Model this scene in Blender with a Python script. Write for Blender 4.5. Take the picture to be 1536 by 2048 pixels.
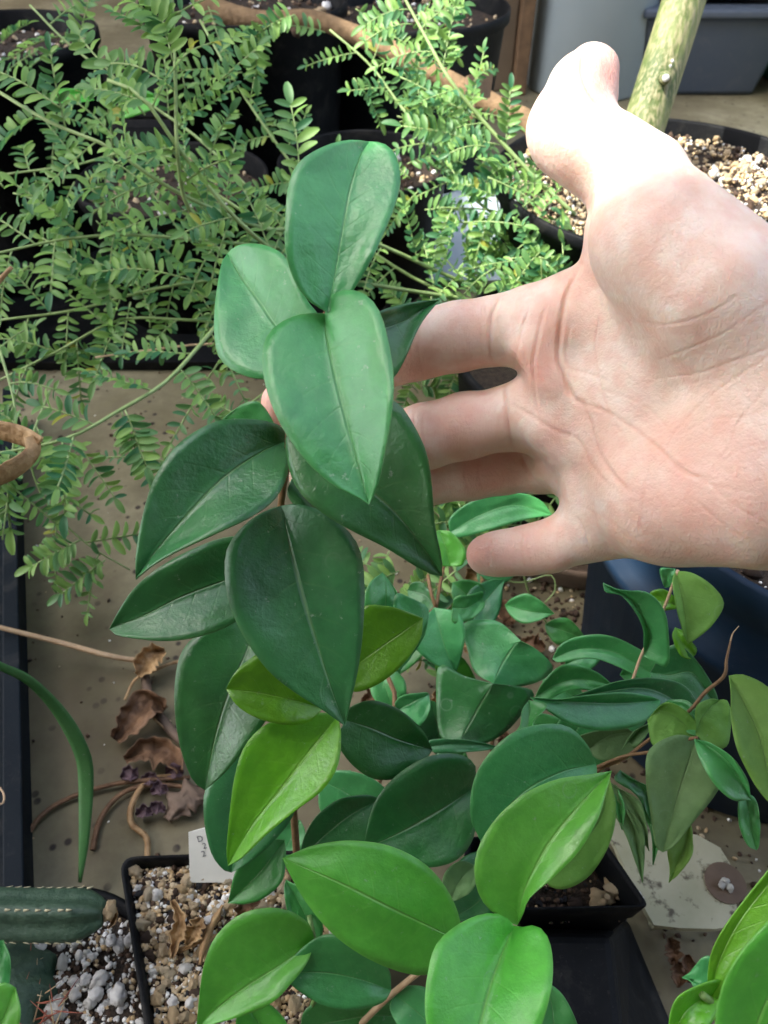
import bpy, bmesh, math, random
import numpy as np
from mathutils import Vector, Matrix, noise as mnoise
from math import pi, sin, cos, radians

random.seed(7); np.random.seed(7)
scene = bpy.context.scene
for o in list(bpy.data.objects): bpy.data.objects.remove(o)

# ------------------------------------------------------------------ camera, world, sun, exposure
F = 1539.0                      # focal length in photo pixels
H = 0.42                        # camera height
PITCH = radians(45)
cam_d = bpy.data.cameras.new('camera'); cam = bpy.data.objects.new('camera', cam_d)
scene.collection.objects.link(cam); scene.camera = cam
cam.location = (0, 0, H); cam.rotation_euler = (pi/2 - PITCH, 0, 0)
cam_d.sensor_fit = 'VERTICAL'; cam_d.sensor_height = 34.6; cam_d.sensor_width = 25.95
cam_d.lens = 34.6 * F / 2048.0
cam_d.clip_start = 0.01; cam_d.clip_end = 200
cam_d.dof.use_dof = True; cam_d.dof.focus_distance = 0.225; cam_d.dof.aperture_fstop = 28

SUN_TO = Vector((-.55, -.15, .82)).normalized()
world = bpy.data.worlds.new('World'); scene.world = world; world.use_nodes = True
wn = world.node_tree; wn.nodes.clear()
sky = wn.nodes.new('ShaderNodeTexSky'); sky.sky_type = 'NISHITA'; sky.sun_disc = False
sky.sun_elevation = math.asin(SUN_TO.z); sky.sun_rotation = math.atan2(SUN_TO.x, SUN_TO.y)
sky.dust_density = 4.0; sky.air_density = 1.0; sky.ozone_density = 0.6
hs = wn.nodes.new('ShaderNodeHueSaturation'); hs.inputs['Saturation'].default_value = 0.7
bg = wn.nodes.new('ShaderNodeBackground'); bg.inputs['Strength'].default_value = 0.15
wo = wn.nodes.new('ShaderNodeOutputWorld')
wn.links.new(sky.outputs[0], hs.inputs['Color']); wn.links.new(hs.outputs[0], bg.inputs['Color'])
wn.links.new(bg.outputs[0], wo.inputs['Surface'])
sd = bpy.data.lights.new('sun', 'SUN'); sd.energy = 2.0; sd.angle = radians(0.5); sd.color = (1, .95, .86)
sun = bpy.data.objects.new('sun', sd); scene.collection.objects.link(sun)
sun.rotation_euler = SUN_TO.to_track_quat('Z', 'Y').to_euler()
scene.view_settings.view_transform = 'Standard'; scene.view_settings.look = 'None'
scene.view_settings.exposure = 2.28; scene.view_settings.gamma = 1
scene.cycles.max_bounces = 6; scene.cycles.transparent_max_bounces = 6
scene.cycles.sample_clamp_indirect = 6

# ------------------------------------------------------------------ helpers
FW = Vector((0, cos(PITCH), -sin(PITCH))); UP = Vector((0, sin(PITCH), cos(PITCH))); RT = Vector((1, 0, 0))
CP = Vector((0, 0, H))
def at(px, py, d):
    return CP + FW*d + RT*((px-768)/F*d) + UP*(-(py-1024)/F*d)
def onz(px, py, z):
    u = -(py-1024)/F
    dz = FW.z + UP.z*u
    return at(px, py, (z-H)/dz)
def topix(p):
    v = Vector(p) - CP; d = v.dot(FW)
    return 768 + v.x/d*F, 1024 - v.dot(UP)/d*F, d

def col(c):      # sRGB-less: plain linear triple
    return (*c, 1)
def tag(o, label=None, cat=None, group=None, kind=None):
    if label: o['label'] = label
    if cat: o['category'] = cat
    if group: o['group'] = group
    if kind: o['kind'] = kind
    return o
def thing(name, loc, label, cat, group=None):
    o = bpy.data.objects.new(name, None); o.empty_display_size = .01
    scene.collection.objects.link(o); o.location = loc
    return tag(o, label, cat, group)
def wloc(o):
    v = Vector((0, 0, 0))
    while o is not None: v += Vector(o.location); o = o.parent
    return v
def mk(name, verts, faces, mat, parent=None, smooth=True, uvs=None, solid=0, bevel=0, origin=None):
    """verts in world coordinates"""
    verts = [Vector(v) for v in verts]
    base = wloc(parent) if parent is not None else Vector((0, 0, 0))
    org = Vector(origin) if origin is not None else (base if parent is not None else sum(verts, Vector())/len(verts))
    me = bpy.data.meshes.new(name)
    me.from_pydata([tuple(v-org) for v in verts], [], faces)
    me.update()
    if smooth: me.polygons.foreach_set('use_smooth', [True]*len(me.polygons))
    if uvs is not None:
        l = me.uv_layers.new(name='UVMap')
        for lp in me.loops: l.data[lp.index].uv = uvs[lp.vertex_index]
    if mat: me.materials.append(mat)
    o = bpy.data.objects.new(name, me); scene.collection.objects.link(o)
    o.parent = parent; o.location = org - base if parent is not None else org
    if solid:
        m = o.modifiers.new('solid', 'SOLIDIFY'); m.thickness = solid; m.offset = 0
    if bevel:
        m = o.modifiers.new('bevel', 'BEVEL'); m.width = bevel; m.segments = 2; m.limit_method = 'ANGLE'
    return o
def copy_of(o, name, parent, mw):
    """linked-mesh object, mw = world matrix"""
    c = bpy.data.objects.new(name, o.data); scene.collection.objects.link(c)
    c.parent = parent
    c.matrix_local = Matrix.Translation(-wloc(parent)) @ mw if parent is not None else mw
    return c
def join(parts):
    V = []; Fc = []
    for v, f in parts:
        n = len(V); V += list(v); Fc += [tuple(i+n for i in q) for q in f]
    return V, Fc
def catmull(P, n):
    """resample points (tuples) to n samples, centripetal-ish by chord length"""
    P = [np.array(p, float) for p in P]
    if len(P) == 2: return [P[0] + (P[1]-P[0])*i/(n-1) for i in range(n)]
    Q = [2*P[0]-P[1]] + P + [2*P[-1]-P[-2]]
    dense = []
    for i in range(1, len(Q)-2):
        p0, p1, p2, p3 = Q[i-1:i+3]
        for k in range(16):
            t = k/16
            dense.append(.5*((2*p1)+(p2-p0)*t+(2*p0-5*p1+4*p2-p3)*t*t+(3*p1-p0-3*p2+p3)*t**3))
    dense.append(P[-1]); D = np.array(dense)
    s = np.r_[0, np.cumsum(np.linalg.norm(np.diff(D[:, :2] if D.shape[1] > 3 else D, axis=0), axis=1))]
    tt = np.linspace(0, s[-1], n)
    return [np.array([np.interp(t, s, D[:, j]) for j in range(D.shape[1])]) for t in tt]
def tube_geo(pts, rads, sides=8, cap=True):
    pts = [Vector(p) for p in pts]; n = len(pts)
    if not hasattr(rads, '__len__'): rads = [rads]*n
    V = []; Fc = []; prev = None
    for i, p in enumerate(pts):
        t = (pts[min(i+1, n-1)] - pts[max(i-1, 0)]).normalized()
        if prev is None:
            a = t.orthogonal().normalized()
        else:
            a = (prev - t*prev.dot(t)).normalized()
        prev = a; b = t.cross(a)
        for k in range(sides):
            an = 2*pi*k/sides
            V.append(p + (a*cos(an)+b*sin(an))*rads[i])
    for i in range(n-1):
        for k in range(sides):
            Fc.append((i*sides+k, i*sides+(k+1) % sides, (i+1)*sides+(k+1) % sides, (i+1)*sides+k))
    if cap:
        Fc.append(tuple(range(sides))[::-1]); Fc.append(tuple((n-1)*sides+k for k in range(sides)))
    return V, Fc
def pixpath(pts, n):
    """pts (px,py,depth) -> n smooth world points"""
    return [at(*q) for q in catmull(pts, n)]
def tube(name, pts, rads, mat, parent=None, sides=8, n=None):
    if n:
        k = len(rads) if hasattr(rads, '__len__') else 0
        rr = np.interp(np.linspace(0, 1, n), np.linspace(0, 1, k), rads) if k else rads
        W = pixpath(pts, n)
    else: W, rr = pts, rads
    v, f = tube_geo(W, rr, sides)
    return mk(name, v, f, mat, parent)
def box_geo(c, s, rz=0):
    V = []
    for x in (-.5, .5):
        for y in (-.5, .5):
            for z in (-.5, .5):
                q = Vector((x*s[0], y*s[1], z*s[2])); q.rotate(Matrix.Rotation(rz, 3, 'Z')); V.append(Vector(c)+q)
    return V, [(0, 1, 3, 2), (4, 6, 7, 5), (0, 4, 5, 1), (2, 3, 7, 6), (0, 2, 6, 4), (1, 5, 7, 3)]
def lathe_geo(c, prof, n=48, sx=1, sy=1):
    V = []; Fc = []
    for r, z in prof:
        for k in range(n):
            a = 2*pi*k/n; V.append(Vector((c[0]+r*cos(a)*sx, c[1]+r*sin(a)*sy, c[2]+z)))
    for i in range(len(prof)-1):
        for k in range(n):
            Fc.append((i*n+k, i*n+(k+1) % n, (i+1)*n+(k+1) % n, (i+1)*n+k))
    return V, Fc

# ------------------------------------------------------------------ materials
class NT:
    def __init__(s, name):
        s.m = bpy.data.materials.new(name); s.m.use_nodes = True; s.t = s.m.node_tree; s.t.nodes.clear()
        s.out = s.n('ShaderNodeOutputMaterial'); s.b = s.n('ShaderNodeBsdfPrincipled')
        s.l(s.b.outputs[0], s.out.inputs[0])
        s.tc = s.n('ShaderNodeTexCoord')
    def n(s, t, **k):
        q = s.t.nodes.new(t)
        for a, v in k.items(): setattr(q, a, v)
        return q
    def l(s, a, b): s.t.links.new(a, b)
    def noise(s, scale, detail=4, rough=.55, vec=None, dist=0):
        q = s.n('ShaderNodeTexNoise'); q.inputs['Scale'].default_value = scale; q.inputs['Detail'].default_value = detail
        q.inputs['Roughness'].default_value = rough; q.inputs['Distortion'].default_value = dist
        s.l(vec or s.tc.outputs['Object'], q.inputs['Vector']); return q.outputs[0]
    def ramp(s, src, stops):
        q = s.n('ShaderNodeValToRGB'); e = q.color_ramp.elements
        while len(e) > 1: e.remove(e[0])
        e[0].position = stops[0][0]; c = stops[0][1]; e[0].color = (*c, 1) if hasattr(c, '__len__') else (c, c, c, 1)
        for p, c in stops[1:]:
            x = e.new(p); x.color = (*c, 1) if hasattr(c, '__len__') else (c, c, c, 1)
        s.l(src, q.inputs[0]); return q.outputs[0]
    def mix(s, f, a, b, mode='MIX'):
        q = s.n('ShaderNodeMix', data_type='RGBA', blend_type=mode)
        for i, v in ((0, f), (6, a), (7, b)):
            if hasattr(v, 'is_output'): s.l(v, q.inputs[i])
            elif i == 0: q.inputs[0].default_value = v
            else: q.inputs[i].default_value = (*v, 1) if len(v) == 3 else v
        return q.outputs[2]
    def math(s, op, a, b=None, c=None, clamp=False):
        q = s.n('ShaderNodeMath', operation=op); q.use_clamp = clamp
        for i, v in enumerate((a, b, c)):
            if v is None: continue
            if hasattr(v, 'is_output'): s.l(v, q.inputs[i])
            else: q.inputs[i].default_value = v
        return q.outputs[0]
    def bump(s, h, strength=.3, dist=.001, prev=None):
        q = s.n('ShaderNodeBump'); q.inputs['Strength'].default_value = strength; q.inputs['Distance'].default_value = dist
        s.l(h, q.inputs['Height'])
        if prev: s.l(prev, q.inputs['Normal'])
        return q.outputs[0]
    def set(s, **k):
        for a, v in k.items():
            i = s.b.inputs[a.replace('_', ' ')]
            if hasattr(v, 'is_output'): s.l(v, i)
            elif hasattr(v, '__len__') and len(v) == 3 and i.type == 'RGBA': i.default_value = (*v, 1)
            else: i.default_value = v
        return s

def simple(name, c1, c2, scale=40, rough=.6, bump=.2, bdist=.001, bscale=None, **k):
    t = NT(name); n = t.noise(scale, 5)
    t.set(Base_Color=t.ramp(n, [(.3, c1), (.7, c2)]), Roughness=rough)
    if bump: t.set(Normal=t.bump(t.noise(bscale or scale*3, 5), bump, bdist))
    t.set(**k); return t.m

def leaf_mat(name, base, alt, vein, rough=.3, trans=.25, pucker=.5, spec=.75):
    t = NT(name)
    sep = t.n('ShaderNodeSeparateXYZ'); t.l(t.tc.outputs['UV'], sep.inputs[0])
    u, v = sep.outputs[0], sep.outputs[1]
    va = t.math('ABSOLUTE', t.math('SUBTRACT', v, .5))            # 0 at midrib .. .5 edge
    # side veins: lines of constant u - k*va
    nz = t.noise(60, 2)
    ph = t.math('ADD', t.math('SUBTRACT', u, t.math('MULTIPLY', va, .42)), t.math('MULTIPLY', nz, .05))
    w = t.math('ABSOLUTE', t.math('SUBTRACT', t.math('FRACT', t.math('MULTIPLY', ph, 7.0)), .5))
    side = t.math('SUBTRACT', 1, t.math('MULTIPLY', w, 16, clamp=True), clamp=True)
    side = t.math('MULTIPLY', side, t.math('SUBTRACT', 1, t.math('MULTIPLY', va, 2.3), clamp=True))
    mid = t.math('SUBTRACT', 1, t.math('MULTIPLY', va, 55), clamp=True)
    edge = t.math('MULTIPLY', t.math('SUBTRACT', va, .485, clamp=True), 60, clamp=True)
    n1 = t.noise(38, 3); n2 = t.noise(300, 4); n3 = t.noise(900, 3)
    oi = t.n('ShaderNodeObjectInfo')
    c = t.mix(t.ramp(n1, [(.32, 0.), (.68, 1.)]), base, alt)
    c = t.mix(t.math('MULTIPLY', t.ramp(n2, [(.4, 0.), (.75, 1.)]), .22), c, tuple(min(1, x*1.7) for x in alt))
    c = t.mix(t.math('MULTIPLY', side, .17), c, vein)
    c = t.mix(t.math('MULTIPLY', mid, .6), c, vein)
    c = t.mix(t.math('MULTIPLY', edge, .3), c, vein)
    # dried water marks and dust flecks
    sp = t.ramp(t.noise(420, 5, .7), [(.64, 0.), (.70, 1.)])
    c = t.mix(t.math('MULTIPLY', sp, .45), c, (.42, .5, .42))
    vr = t.n('ShaderNodeTexVoronoi', feature='F1'); vr.inputs['Scale'].default_value = 62; t.l(t.tc.outputs['Object'], vr.inputs['Vector'])
    ring = t.math('MULTIPLY', t.ramp(vr.outputs['Distance'], [(.16, 0.), (.185, 1.), (.21, 0.)]), t.ramp(t.noise(24, 2), [(.52, 0.), (.6, 1.)]))
    c = t.mix(t.math('MULTIPLY', ring, .22), c, (.40, .50, .42))
    hsn = t.n('ShaderNodeHueSaturation'); t.l(c, hsn.inputs['Color'])
    t.l(t.math('ADD', t.math('MULTIPLY', oi.outputs['Random'], .3), .85), hsn.inputs['Value'])
    t.l(t.math('ADD', t.math('MULTIPLY', oi.outputs['Random'], .022), .487), hsn.inputs['Hue'])
    c = hsn.outputs[0]
    rg = t.math('ADD', t.ramp(t.noise(90, 4), [(.3, rough), (.72, rough+.14)]), t.math('MULTIPLY', sp, .25))
    b = t.bump(t.noise(75, 3, .5, dist=.8), .32*pucker, .003)
    b = t.bump(t.noise(220, 3, .5, dist=.5), .40*pucker, .0012, b)
    b = t.bump(n3, .45, .0003, b)
    b = t.bump(t.math('ADD', t.math('MULTIPLY', side, .4), t.math('MULTIPLY', mid, 2.5)), .5, -.0003, b)
    b = t.bump(n2, .25, .0004, b)
    t.set(Base_Color=c, Roughness=rg, Normal=b, Specular_IOR_Level=spec)
    tr = t.n('ShaderNodeBsdfTranslucent'); t.l(t.mix(.5, c, tuple(min(1, x*1.6) for x in alt), 'MIX'), tr.inputs[0]); t.l(b, tr.inputs['Normal'])
    mx = t.n('ShaderNodeMixShader'); mx.inputs[0].default_value = trans
    t.l(t.b.outputs[0], mx.inputs[1]); t.l(tr.outputs[0], mx.inputs[2]); t.l(mx.outputs[0], t.out.inputs[0])
    return t.m

M = {}
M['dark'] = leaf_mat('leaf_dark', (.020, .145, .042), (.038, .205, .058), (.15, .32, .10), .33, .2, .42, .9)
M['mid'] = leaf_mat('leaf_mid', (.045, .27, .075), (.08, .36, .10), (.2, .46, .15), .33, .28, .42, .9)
M['bright'] = leaf_mat('leaf_young', (.08, .42, .045), (.13, .52, .065), (.3, .6, .15), .34, .34, .4, 1.0)
M['lime'] = leaf_mat('leaf_lime', (.095, .35, .014), (.15, .44, .022), (.28, .55, .1), .30, .35, .6, .9)
M['under'] = leaf_mat('leaf_underside', (.13, .26, .10), (.18, .32, .13), (.2, .34, .14), .5, .3, .35, .3)
M['olive'] = leaf_mat('leaf_olive', (.15, .33, .06), (.20, .39, .085), (.2, .36, .1), .5, .35, .35, .3)
M['stem'] = simple('stem_brown', (.13, .07, .03), (.24, .14, .06), 300, .6)
M['stem_tan'] = simple('stem_tan', (.45, .30, .17), (.55, .40, .25), 300, .5)
M['stem_green'] = simple('stem_green', (.10, .2, .05), (.17, .28, .08), 200, .5)
M['dry'] = simple('dry_leaf', (.22, .12, .045), (.50, .34, .17), 160, .6, .9, .0015, 260)
M['drybrown'] = simple('dry_brown_leaf', (.07, .035, .016), (.24, .135, .07), 130, .7, .9, .0015, 260)
M['black'] = simple('black_plastic', (.003, .004, .005), (.007, .008, .010), 60, .6, .3, .0006, Specular_IOR_Level=.12)
M['navy'] = simple('navy_plastic', (.003, .014, .034), (.006, .020, .044), 30, .6, .25, .0004, Specular_IOR_Level=.2)
M['tray'] = simple('dark_blue_tray_plastic', (.003, .007, .012), (.006, .011, .016), 30, .6, .25, .0006, Specular_IOR_Level=.12)
M['soil'] = simple('potting_soil', (.018, .012, .008), (.06, .042, .028), 260, .95, 1, .003)
M['grey'] = simple('grey_plastic', (.34, .41, .45), (.38, .45, .49), 8, .5, .1)
M['bluegrey'] = simple('blue_grey_plastic', (.06, .08, .115), (.08, .10, .135), 6, .45, .1)
M['panel'] = simple('brown_board', (.12, .09, .06), (.17, .125, .08), 12, .6, .2)
M['wood'] = simple('tan_wood', (.10, .06, .03), (.19, .11, .055), 60, .7, .5)
M['bark'] = simple('brown_bark', (.12, .075, .035), (.25, .16, .08), 90, .8, .8, .002)
M['white'] = simple('white_plastic', (.62, .64, .6), (.74, .75, .7), 60, .4, .1)
M['teal'] = simple('teal_plastic', (.0, .16, .09), (.0, .2, .12), 10, .5, .1)
M['clay'] = simple('brown_clay', (.12, .085, .06), (.2, .14, .1), 60, .8, .3)
M['petal'] = simple('dried_petal', (.06, .035, .045), (.15, .095, .11), 150, .7, .4)

def dusty(mat, amount=.35, colr=(.16, .15, .13)):
    t = mat.node_tree; b = [n for n in t.nodes if n.type == 'BSDF_PRINCIPLED'][0]; src = b.inputs['Base Color'].links[0].from_socket
    tc = [n for n in t.nodes if n.type == 'TEX_COORD'][0]
    a = None
    for sc, lo_, hi_ in ((45, .52, .72), (500, .60, .68)):
        n = t.nodes.new('ShaderNodeTexNoise'); n.inputs['Scale'].default_value = sc; n.inputs['Detail'].default_value = 6; n.inputs['Roughness'].default_value = .7; n.inputs['Distortion'].default_value = .8
        t.links.new(tc.outputs['Object'], n.inputs['Vector']); m = t.nodes.new('ShaderNodeMapRange'); m.inputs[1].default_value = lo_; m.inputs[2].default_value = hi_; m.inputs[4].default_value = amount
        t.links.new(n.outputs[0], m.inputs[0]); x = t.nodes.new('ShaderNodeMix'); x.data_type = 'RGBA'; t.links.new(m.outputs[0], x.inputs[0]); t.links.new(src, x.inputs[6]); x.inputs[7].default_value = (*colr, 1); src = x.outputs[2]
    t.links.new(src, b.inputs['Base Color'])
for k in ('black', 'navy', 'tray'): dusty(M[k], .12 if k != 'navy' else .06)
dusty(M['grey'], .15, (.4, .4, .38)); dusty(M['bluegrey'], .15, (.2, .2, .2))
def floor_mat():
    t = NT('stained_concrete')
    n1 = t.noise(6, 6, .6); n2 = t.noise(60, 6, .65); n3 = t.noise(220, 3)
    c = t.ramp(n1, [(.32, (.09, .073, .036)), (.5, (.175, .155, .088)), (.68, (.29, .27, .175))])
    c = t.mix(t.ramp(n2, [(.35, .45), (.6, 0.)]), c, (.11, .085, .055))
    vo = t.n('ShaderNodeTexVoronoi'); vo.inputs['Scale'].default_value = 75; t.l(t.tc.outputs['Object'], vo.inputs['Vector'])
    sp = t.math('MULTIPLY', t.ramp(vo.outputs['Distance'], [(.12, 1.), (.2, 0.)]), t.ramp(t.noise(14, 3), [(.42, 0.), (.52, 1.)]))
    c = t.mix(sp, c, (.03, .022, .015))
    t.set(Base_Color=c, Roughness=.75, Normal=t.bump(n2, .4, .0008, t.bump(n3, .3, .0003)))
    return t.m
M['floor'] = floor_mat()

def stone_mat(name, c1, c2, c3, pits=True):
    t = NT(name); oi = t.n('ShaderNodeObjectInfo')
    n = t.noise(350, 5, .65)
    at_ = t.n('ShaderNodeAttribute'); at_.attribute_name = 'tint'
    base = t.mix(t.math('FRACT', t.math('ADD', oi.outputs['Random'], at_.outputs['Fac'])), c1, c2)
    base = t.mix(t.ramp(n, [(.30, 0.), (.46, 1.)]), c3, base)
    t.set(Base_Color=base, Roughness=.85, Normal=t.bump(n, .8, .0009))
    return t.m
M['perlite'] = stone_mat('perlite', (.9, .9, .88), (.76, .76, .70), (.58, .57, .52))
M['pumice'] = stone_mat('tan_grit', (.56, .40, .21), (.54, .46, .32), (.30, .2, .1))
M['bark_chip'] = stone_mat('bark_chip', (.10, .06, .035), (.05, .03, .02), (.02, .013, .008))
M['char'] = stone_mat('charcoal', (.015, .016, .02), (.03, .03, .035), (.01, .01, .01))

# ------------------------------------------------------------------ hand
def smin(a, b, k):
    h = np.clip(.5+.5*(b-a)/k, 0, 1); return b*(1-h)+a*h-k*h*(1-h)
def cam3(px, py, d): return np.array(((px-768)/F*d, -(py-1024)/F*d, d))
def build_hand():
    vs = .0009
    lo = np.array((-.05, -.085, .075)); hi = np.array((.27, .135, .27))
    nx, ny, nz = [int(c) for c in np.ceil((hi-lo)/vs)]
    ax = [lo[i]+vs*np.arange((nx, ny, nz)[i]) for i in range(3)]
    def chain(field, pts, k, flat=1.0):
        P = [(cam3(x, y, d), r*d/F) for x, y, d, r in pts]
        for (a, ra), (b, rb) in zip(P[:-1], P[1:]):
            pad = max(ra, rb)+.014
            l = np.minimum(a, b)-pad; h = np.maximum(a, b)+pad
            i0 = [max(0, int((l[i]-lo[i])/vs)) for i in range(3)]
            i1 = [min((nx, ny, nz)[i], int((h[i]-lo[i])/vs)+1) for i in range(3)]
            if any(i1[i] <= i0[i] for i in range(3)): continue
            X = ax[0][i0[0]:i1[0], None, None]; Y = ax[1][None, i0[1]:i1[1], None]; Z = ax[2][None, None, i0[2]:i1[2]]
            ba = b-a; L2 = ba.dot(ba)+1e-12
            t = np.clip(((X-a[0])*ba[0]+(Y-a[1])*ba[1]+(Z-a[2])*ba[2])/L2, 0, 1)
            dd = np.sqrt((X-a[0]-t*ba[0])**2+(Y-a[1]-t*ba[1])**2+((Z-a[2]-t*ba[2])*flat)**2)-(ra+(rb-ra)*t)
            sl = (slice(i0[0], i1[0]), slice(i0[1], i1[1]), slice(i0[2], i1[2]))
            field[sl] = smin(field[sl], dd.astype(np.float32), k)
    palm = np.full((nx, ny, nz), .02, np.float32); fing = np.full((nx, ny, nz), .02, np.float32)
    K = .010
    # forearm and wrist
    chain(palm, [(1560, 790, .178, 205), (1900, 810, .160, 230), (2700, 830, .140, 300)], K, 1.15)
    chain(palm, [(1560, 880, .178, 215), (1900, 900, .160, 240), (2700, 920, .140, 300)], K, 1.15)
    # metacarpals
    chain(palm, [(1540, 740, .182, 165), (1350, 690, .188, 120), (1160, 640, .201, 84), (1105, 662, .206, 76)], K, 1.15)
    chain(palm, [(1540, 810, .185, 150), (1300, 810, .194, 110), (1120, 815, .207, 84)], K, 1.15)
    chain(palm, [(1540, 900, .184, 150), (1300, 920, .195, 110), (1160, 925, .209, 76)], K, 1.1)
    chain(palm, [(1540, 960, .180, 160), (1340, 1000, .190, 112), (1225, 1032, .202, 72)], K, 1.1)
    # hypothenar and thenar pads
    chain(palm, [(1500, 985, .172, 140), (1330, 1000, .182, 100)], K, 1.3)
    chain(palm, [(1540, 665, .168, 122), (1430, 580, .168, 128), (1320, 480, .172, 118), (1282, 370, .180, 88)], K, 1.12)
    # web between thumb and index
    chain(palm, [(1235, 470, .186, 60), (1215, 570, .194, 55)], .008, 1.7)
    # pads below the fingers
    chain(palm, [(1075, 700, .198, 40), (1100, 760, .198, 38)], .006, 1.4)
    chain(palm, [(1100, 860, .200, 44), (1130, 890, .200, 40)], .006, 1.4)
    chain(palm, [(1185, 985, .200, 44), (1215, 1010, .197, 44)], .006, 1.4)
    # thumb
    chain(palm, [(1282, 360, .180, 84), (1225, 325, .184, 80), (1150, 268, .190, 84)], .004)
    chain(palm, [(1150, 268, .190, 84), (1152, 218, .190, 70), (1160, 170, .190, 56), (1176, 130, .192, 38)], .003)
    chain(palm, [(1196, 188, .1915, 36), (1200, 140, .193, 38)], .004)
    chain(palm, [(1120, 250, .186, 55), (1150, 300, .183, 55)], .006)
    # fingers
    fk = .003
    def FINGER(P, k):
        nonlocal fing
        g = np.full((nx, ny, nz), .02, np.float32); chain(g, P, k); fing = smin(fing, g, .0012)
    FINGER([(1130, 660, .206, 78), (1050, 652, .208, 70), (985, 663, .209, 65), (915, 674, .210, 66), (850, 687, .212, 64), (820, 694, .213, 63), (700, 745, .222, 60), (615, 775, .228, 54), (566, 806, .232, 44)], fk)
    FINGER([(1140, 820, .209, 76), (1020, 836, .212, 62), (930, 852, .214, 64), (850, 873, .216, 63), (760, 895, .222, 60), (660, 935, .230, 50), (620, 955, .234, 42)], fk)
    FINGER([(1170, 925, .212, 64), (1085, 935, .222, 49), (1000, 940, .227, 47), (940, 950, .229, 48), (870, 960, .231, 45), (770, 985, .232, 42), (690, 1010, .238, 36)], fk)
    FINGER([(1240, 1035, .204, 68), (1165, 1068, .206, 54), (1100, 1092, .207, 50), (1050, 1101, .208, 46), (1000, 1107, .2085, 42), (972, 1110, .209, 40)], fk)
    f = smin(palm, fing, .006)
    # ---- surface nets
    s = f < 0
    c = np.zeros((nx-1, ny-1, nz-1), np.int8)
    for i in (0, 1):
        for j in (0, 1):
            for k in (0, 1): c += s[i:nx-1+i, j:ny-1+j, k:nz-1+k]
    act = (c > 0) & (c < 8); idx = np.full(act.shape, -1, np.int64); n = act.sum(); idx[act] = np.arange(n)
    I, J, Kk = np.nonzero(act); acc = np.zeros((n, 3)); cnt = np.zeros(n)
    cor = [(i, j, k) for i in (0, 1) for j in (0, 1) for k in (0, 1)]
    for a in cor:
        for b in cor:
            if sum(b)-sum(a) == 1 and all(b[q] >= a[q] for q in range(3)):
                fa = f[I+a[0], J+a[1], Kk+a[2]]; fb = f[I+b[0], J+b[1], Kk+b[2]]
                m = (fa < 0) != (fb < 0); t = np.where(m, fa/(fa-fb+1e-12), 0)
                p = np.array(a)+t[:, None]*(np.array(b)-np.array(a)); acc += p*m[:, None]; cnt += m
    P = np.stack((I, J, Kk), 1)+acc/cnt[:, None]; P = lo+P*vs
    quads = []
    for axs in range(3):
        sh = [nx, ny, nz]; sh[axs] -= 1
        sl0 = [slice(1, -1)]*3; sl1 = [slice(1, -1)]*3; sl0[axs] = slice(0, sh[axs]); sl1[axs] = slice(1, sh[axs]+1)
        A = s[tuple(sl0)]; B = s[tuple(sl1)]
        e = np.argwhere(A != B); fl = A[tuple(e.T)]
        off = np.array([1, 1, 1]); off[axs] = 0; e = e+off
        u, v = [(1, 2), (2, 0), (0, 1)][axs]
        def cell(du, dv):
            q = e.copy(); q[:, u] -= du; q[:, v] -= dv; return idx[tuple(q.T)]
        Q = np.stack((cell(1, 1), cell(0, 1), cell(0, 0), cell(1, 0)), 1)
        Q[~fl] = Q[~fl][:, ::-1]; quads.append(Q)
    Q = np.concatenate(quads); Q = Q[(Q >= 0).all(1)]
    # Laplacian smoothing
    E = np.concatenate([Q[:, [0, 1]], Q[:, [1, 2]], Q[:, [2, 3]], Q[:, [3, 0]]])
    for it in range(6):
        S = np.zeros_like(P); C = np.zeros(len(P))
        for a, b in ((0, 1), (1, 0)):
            for d in range(3): S[:, d] += np.bincount(E[:, a], P[E[:, b], d], len(P))
            C += np.bincount(E[:, a], minlength=len(P))
        P = P+(.55 if it % 2 == 0 else -.45)*(S/np.maximum(C, 1)[:, None]-P)
    me = bpy.data.meshes.new('tmp'); me.from_pydata(P.tolist(), [], Q.tolist()); 
    ob = bpy.data.objects.new('tmp', me); scene.collection.objects.link(ob)
    md = ob.modifiers.new('s', 'SUBSURF'); md.levels = 1
    dg = bpy.context.evaluated_depsgraph_get(); ev = ob.evaluated_get(dg); m2 = bpy.data.meshes.new_from_object(ev)
    bpy.data.objects.remove(ob)
    nv = len(m2.vertices); P = np.zeros(nv*3); m2.vertices.foreach_get('co', P); P = P.reshape(-1, 3)
    Nn = np.zeros(nv*3); m2.vertices.foreach_get('normal', Nn); Nn = Nn.reshape(-1, 3)
    px = 768+P[:, 0]/P[:, 2]*F; py = 1024-P[:, 1]/P[:, 2]*F
    face = np.clip(-np.einsum('ij,ij->i', Nn, P/np.linalg.norm(P, axis=1)[:, None])*2.2, 0, 1)
    disp = np.zeros(nv); tint = np.zeros(nv); blush_shade = np.zeros(nv)
    def line(pts, w, dep, tn=1.):
        nonlocal disp, tint
        q = np.array(catmull(pts, max(8, len(pts)*5)))
        best = np.full(nv, 1e9); w = w*.72; dep = dep*.58
        for a, b in zip(q[:-1], q[1:]):
            ab = b-a; t = np.clip(((px-a[0])*ab[0]+(py-a[1])*ab[1])/(ab.dot(ab)+1e-9), 0, 1)
            best = np.minimum(best, (px-a[0]-t*ab[0])**2+(py-a[1]-t*ab[1])**2)
        # fade at the ends
        L = np.hypot(*(q[0]-q[-1])); de = np.minimum(np.hypot(px-q[0][0], py-q[0][1]), np.hypot(px-q[-1][0], py-q[-1][1]))
        fd = np.clip(de/(.18*L+4)+.25, 0, 1)
        g = np.exp(-best/(w*w))*face*fd
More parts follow.
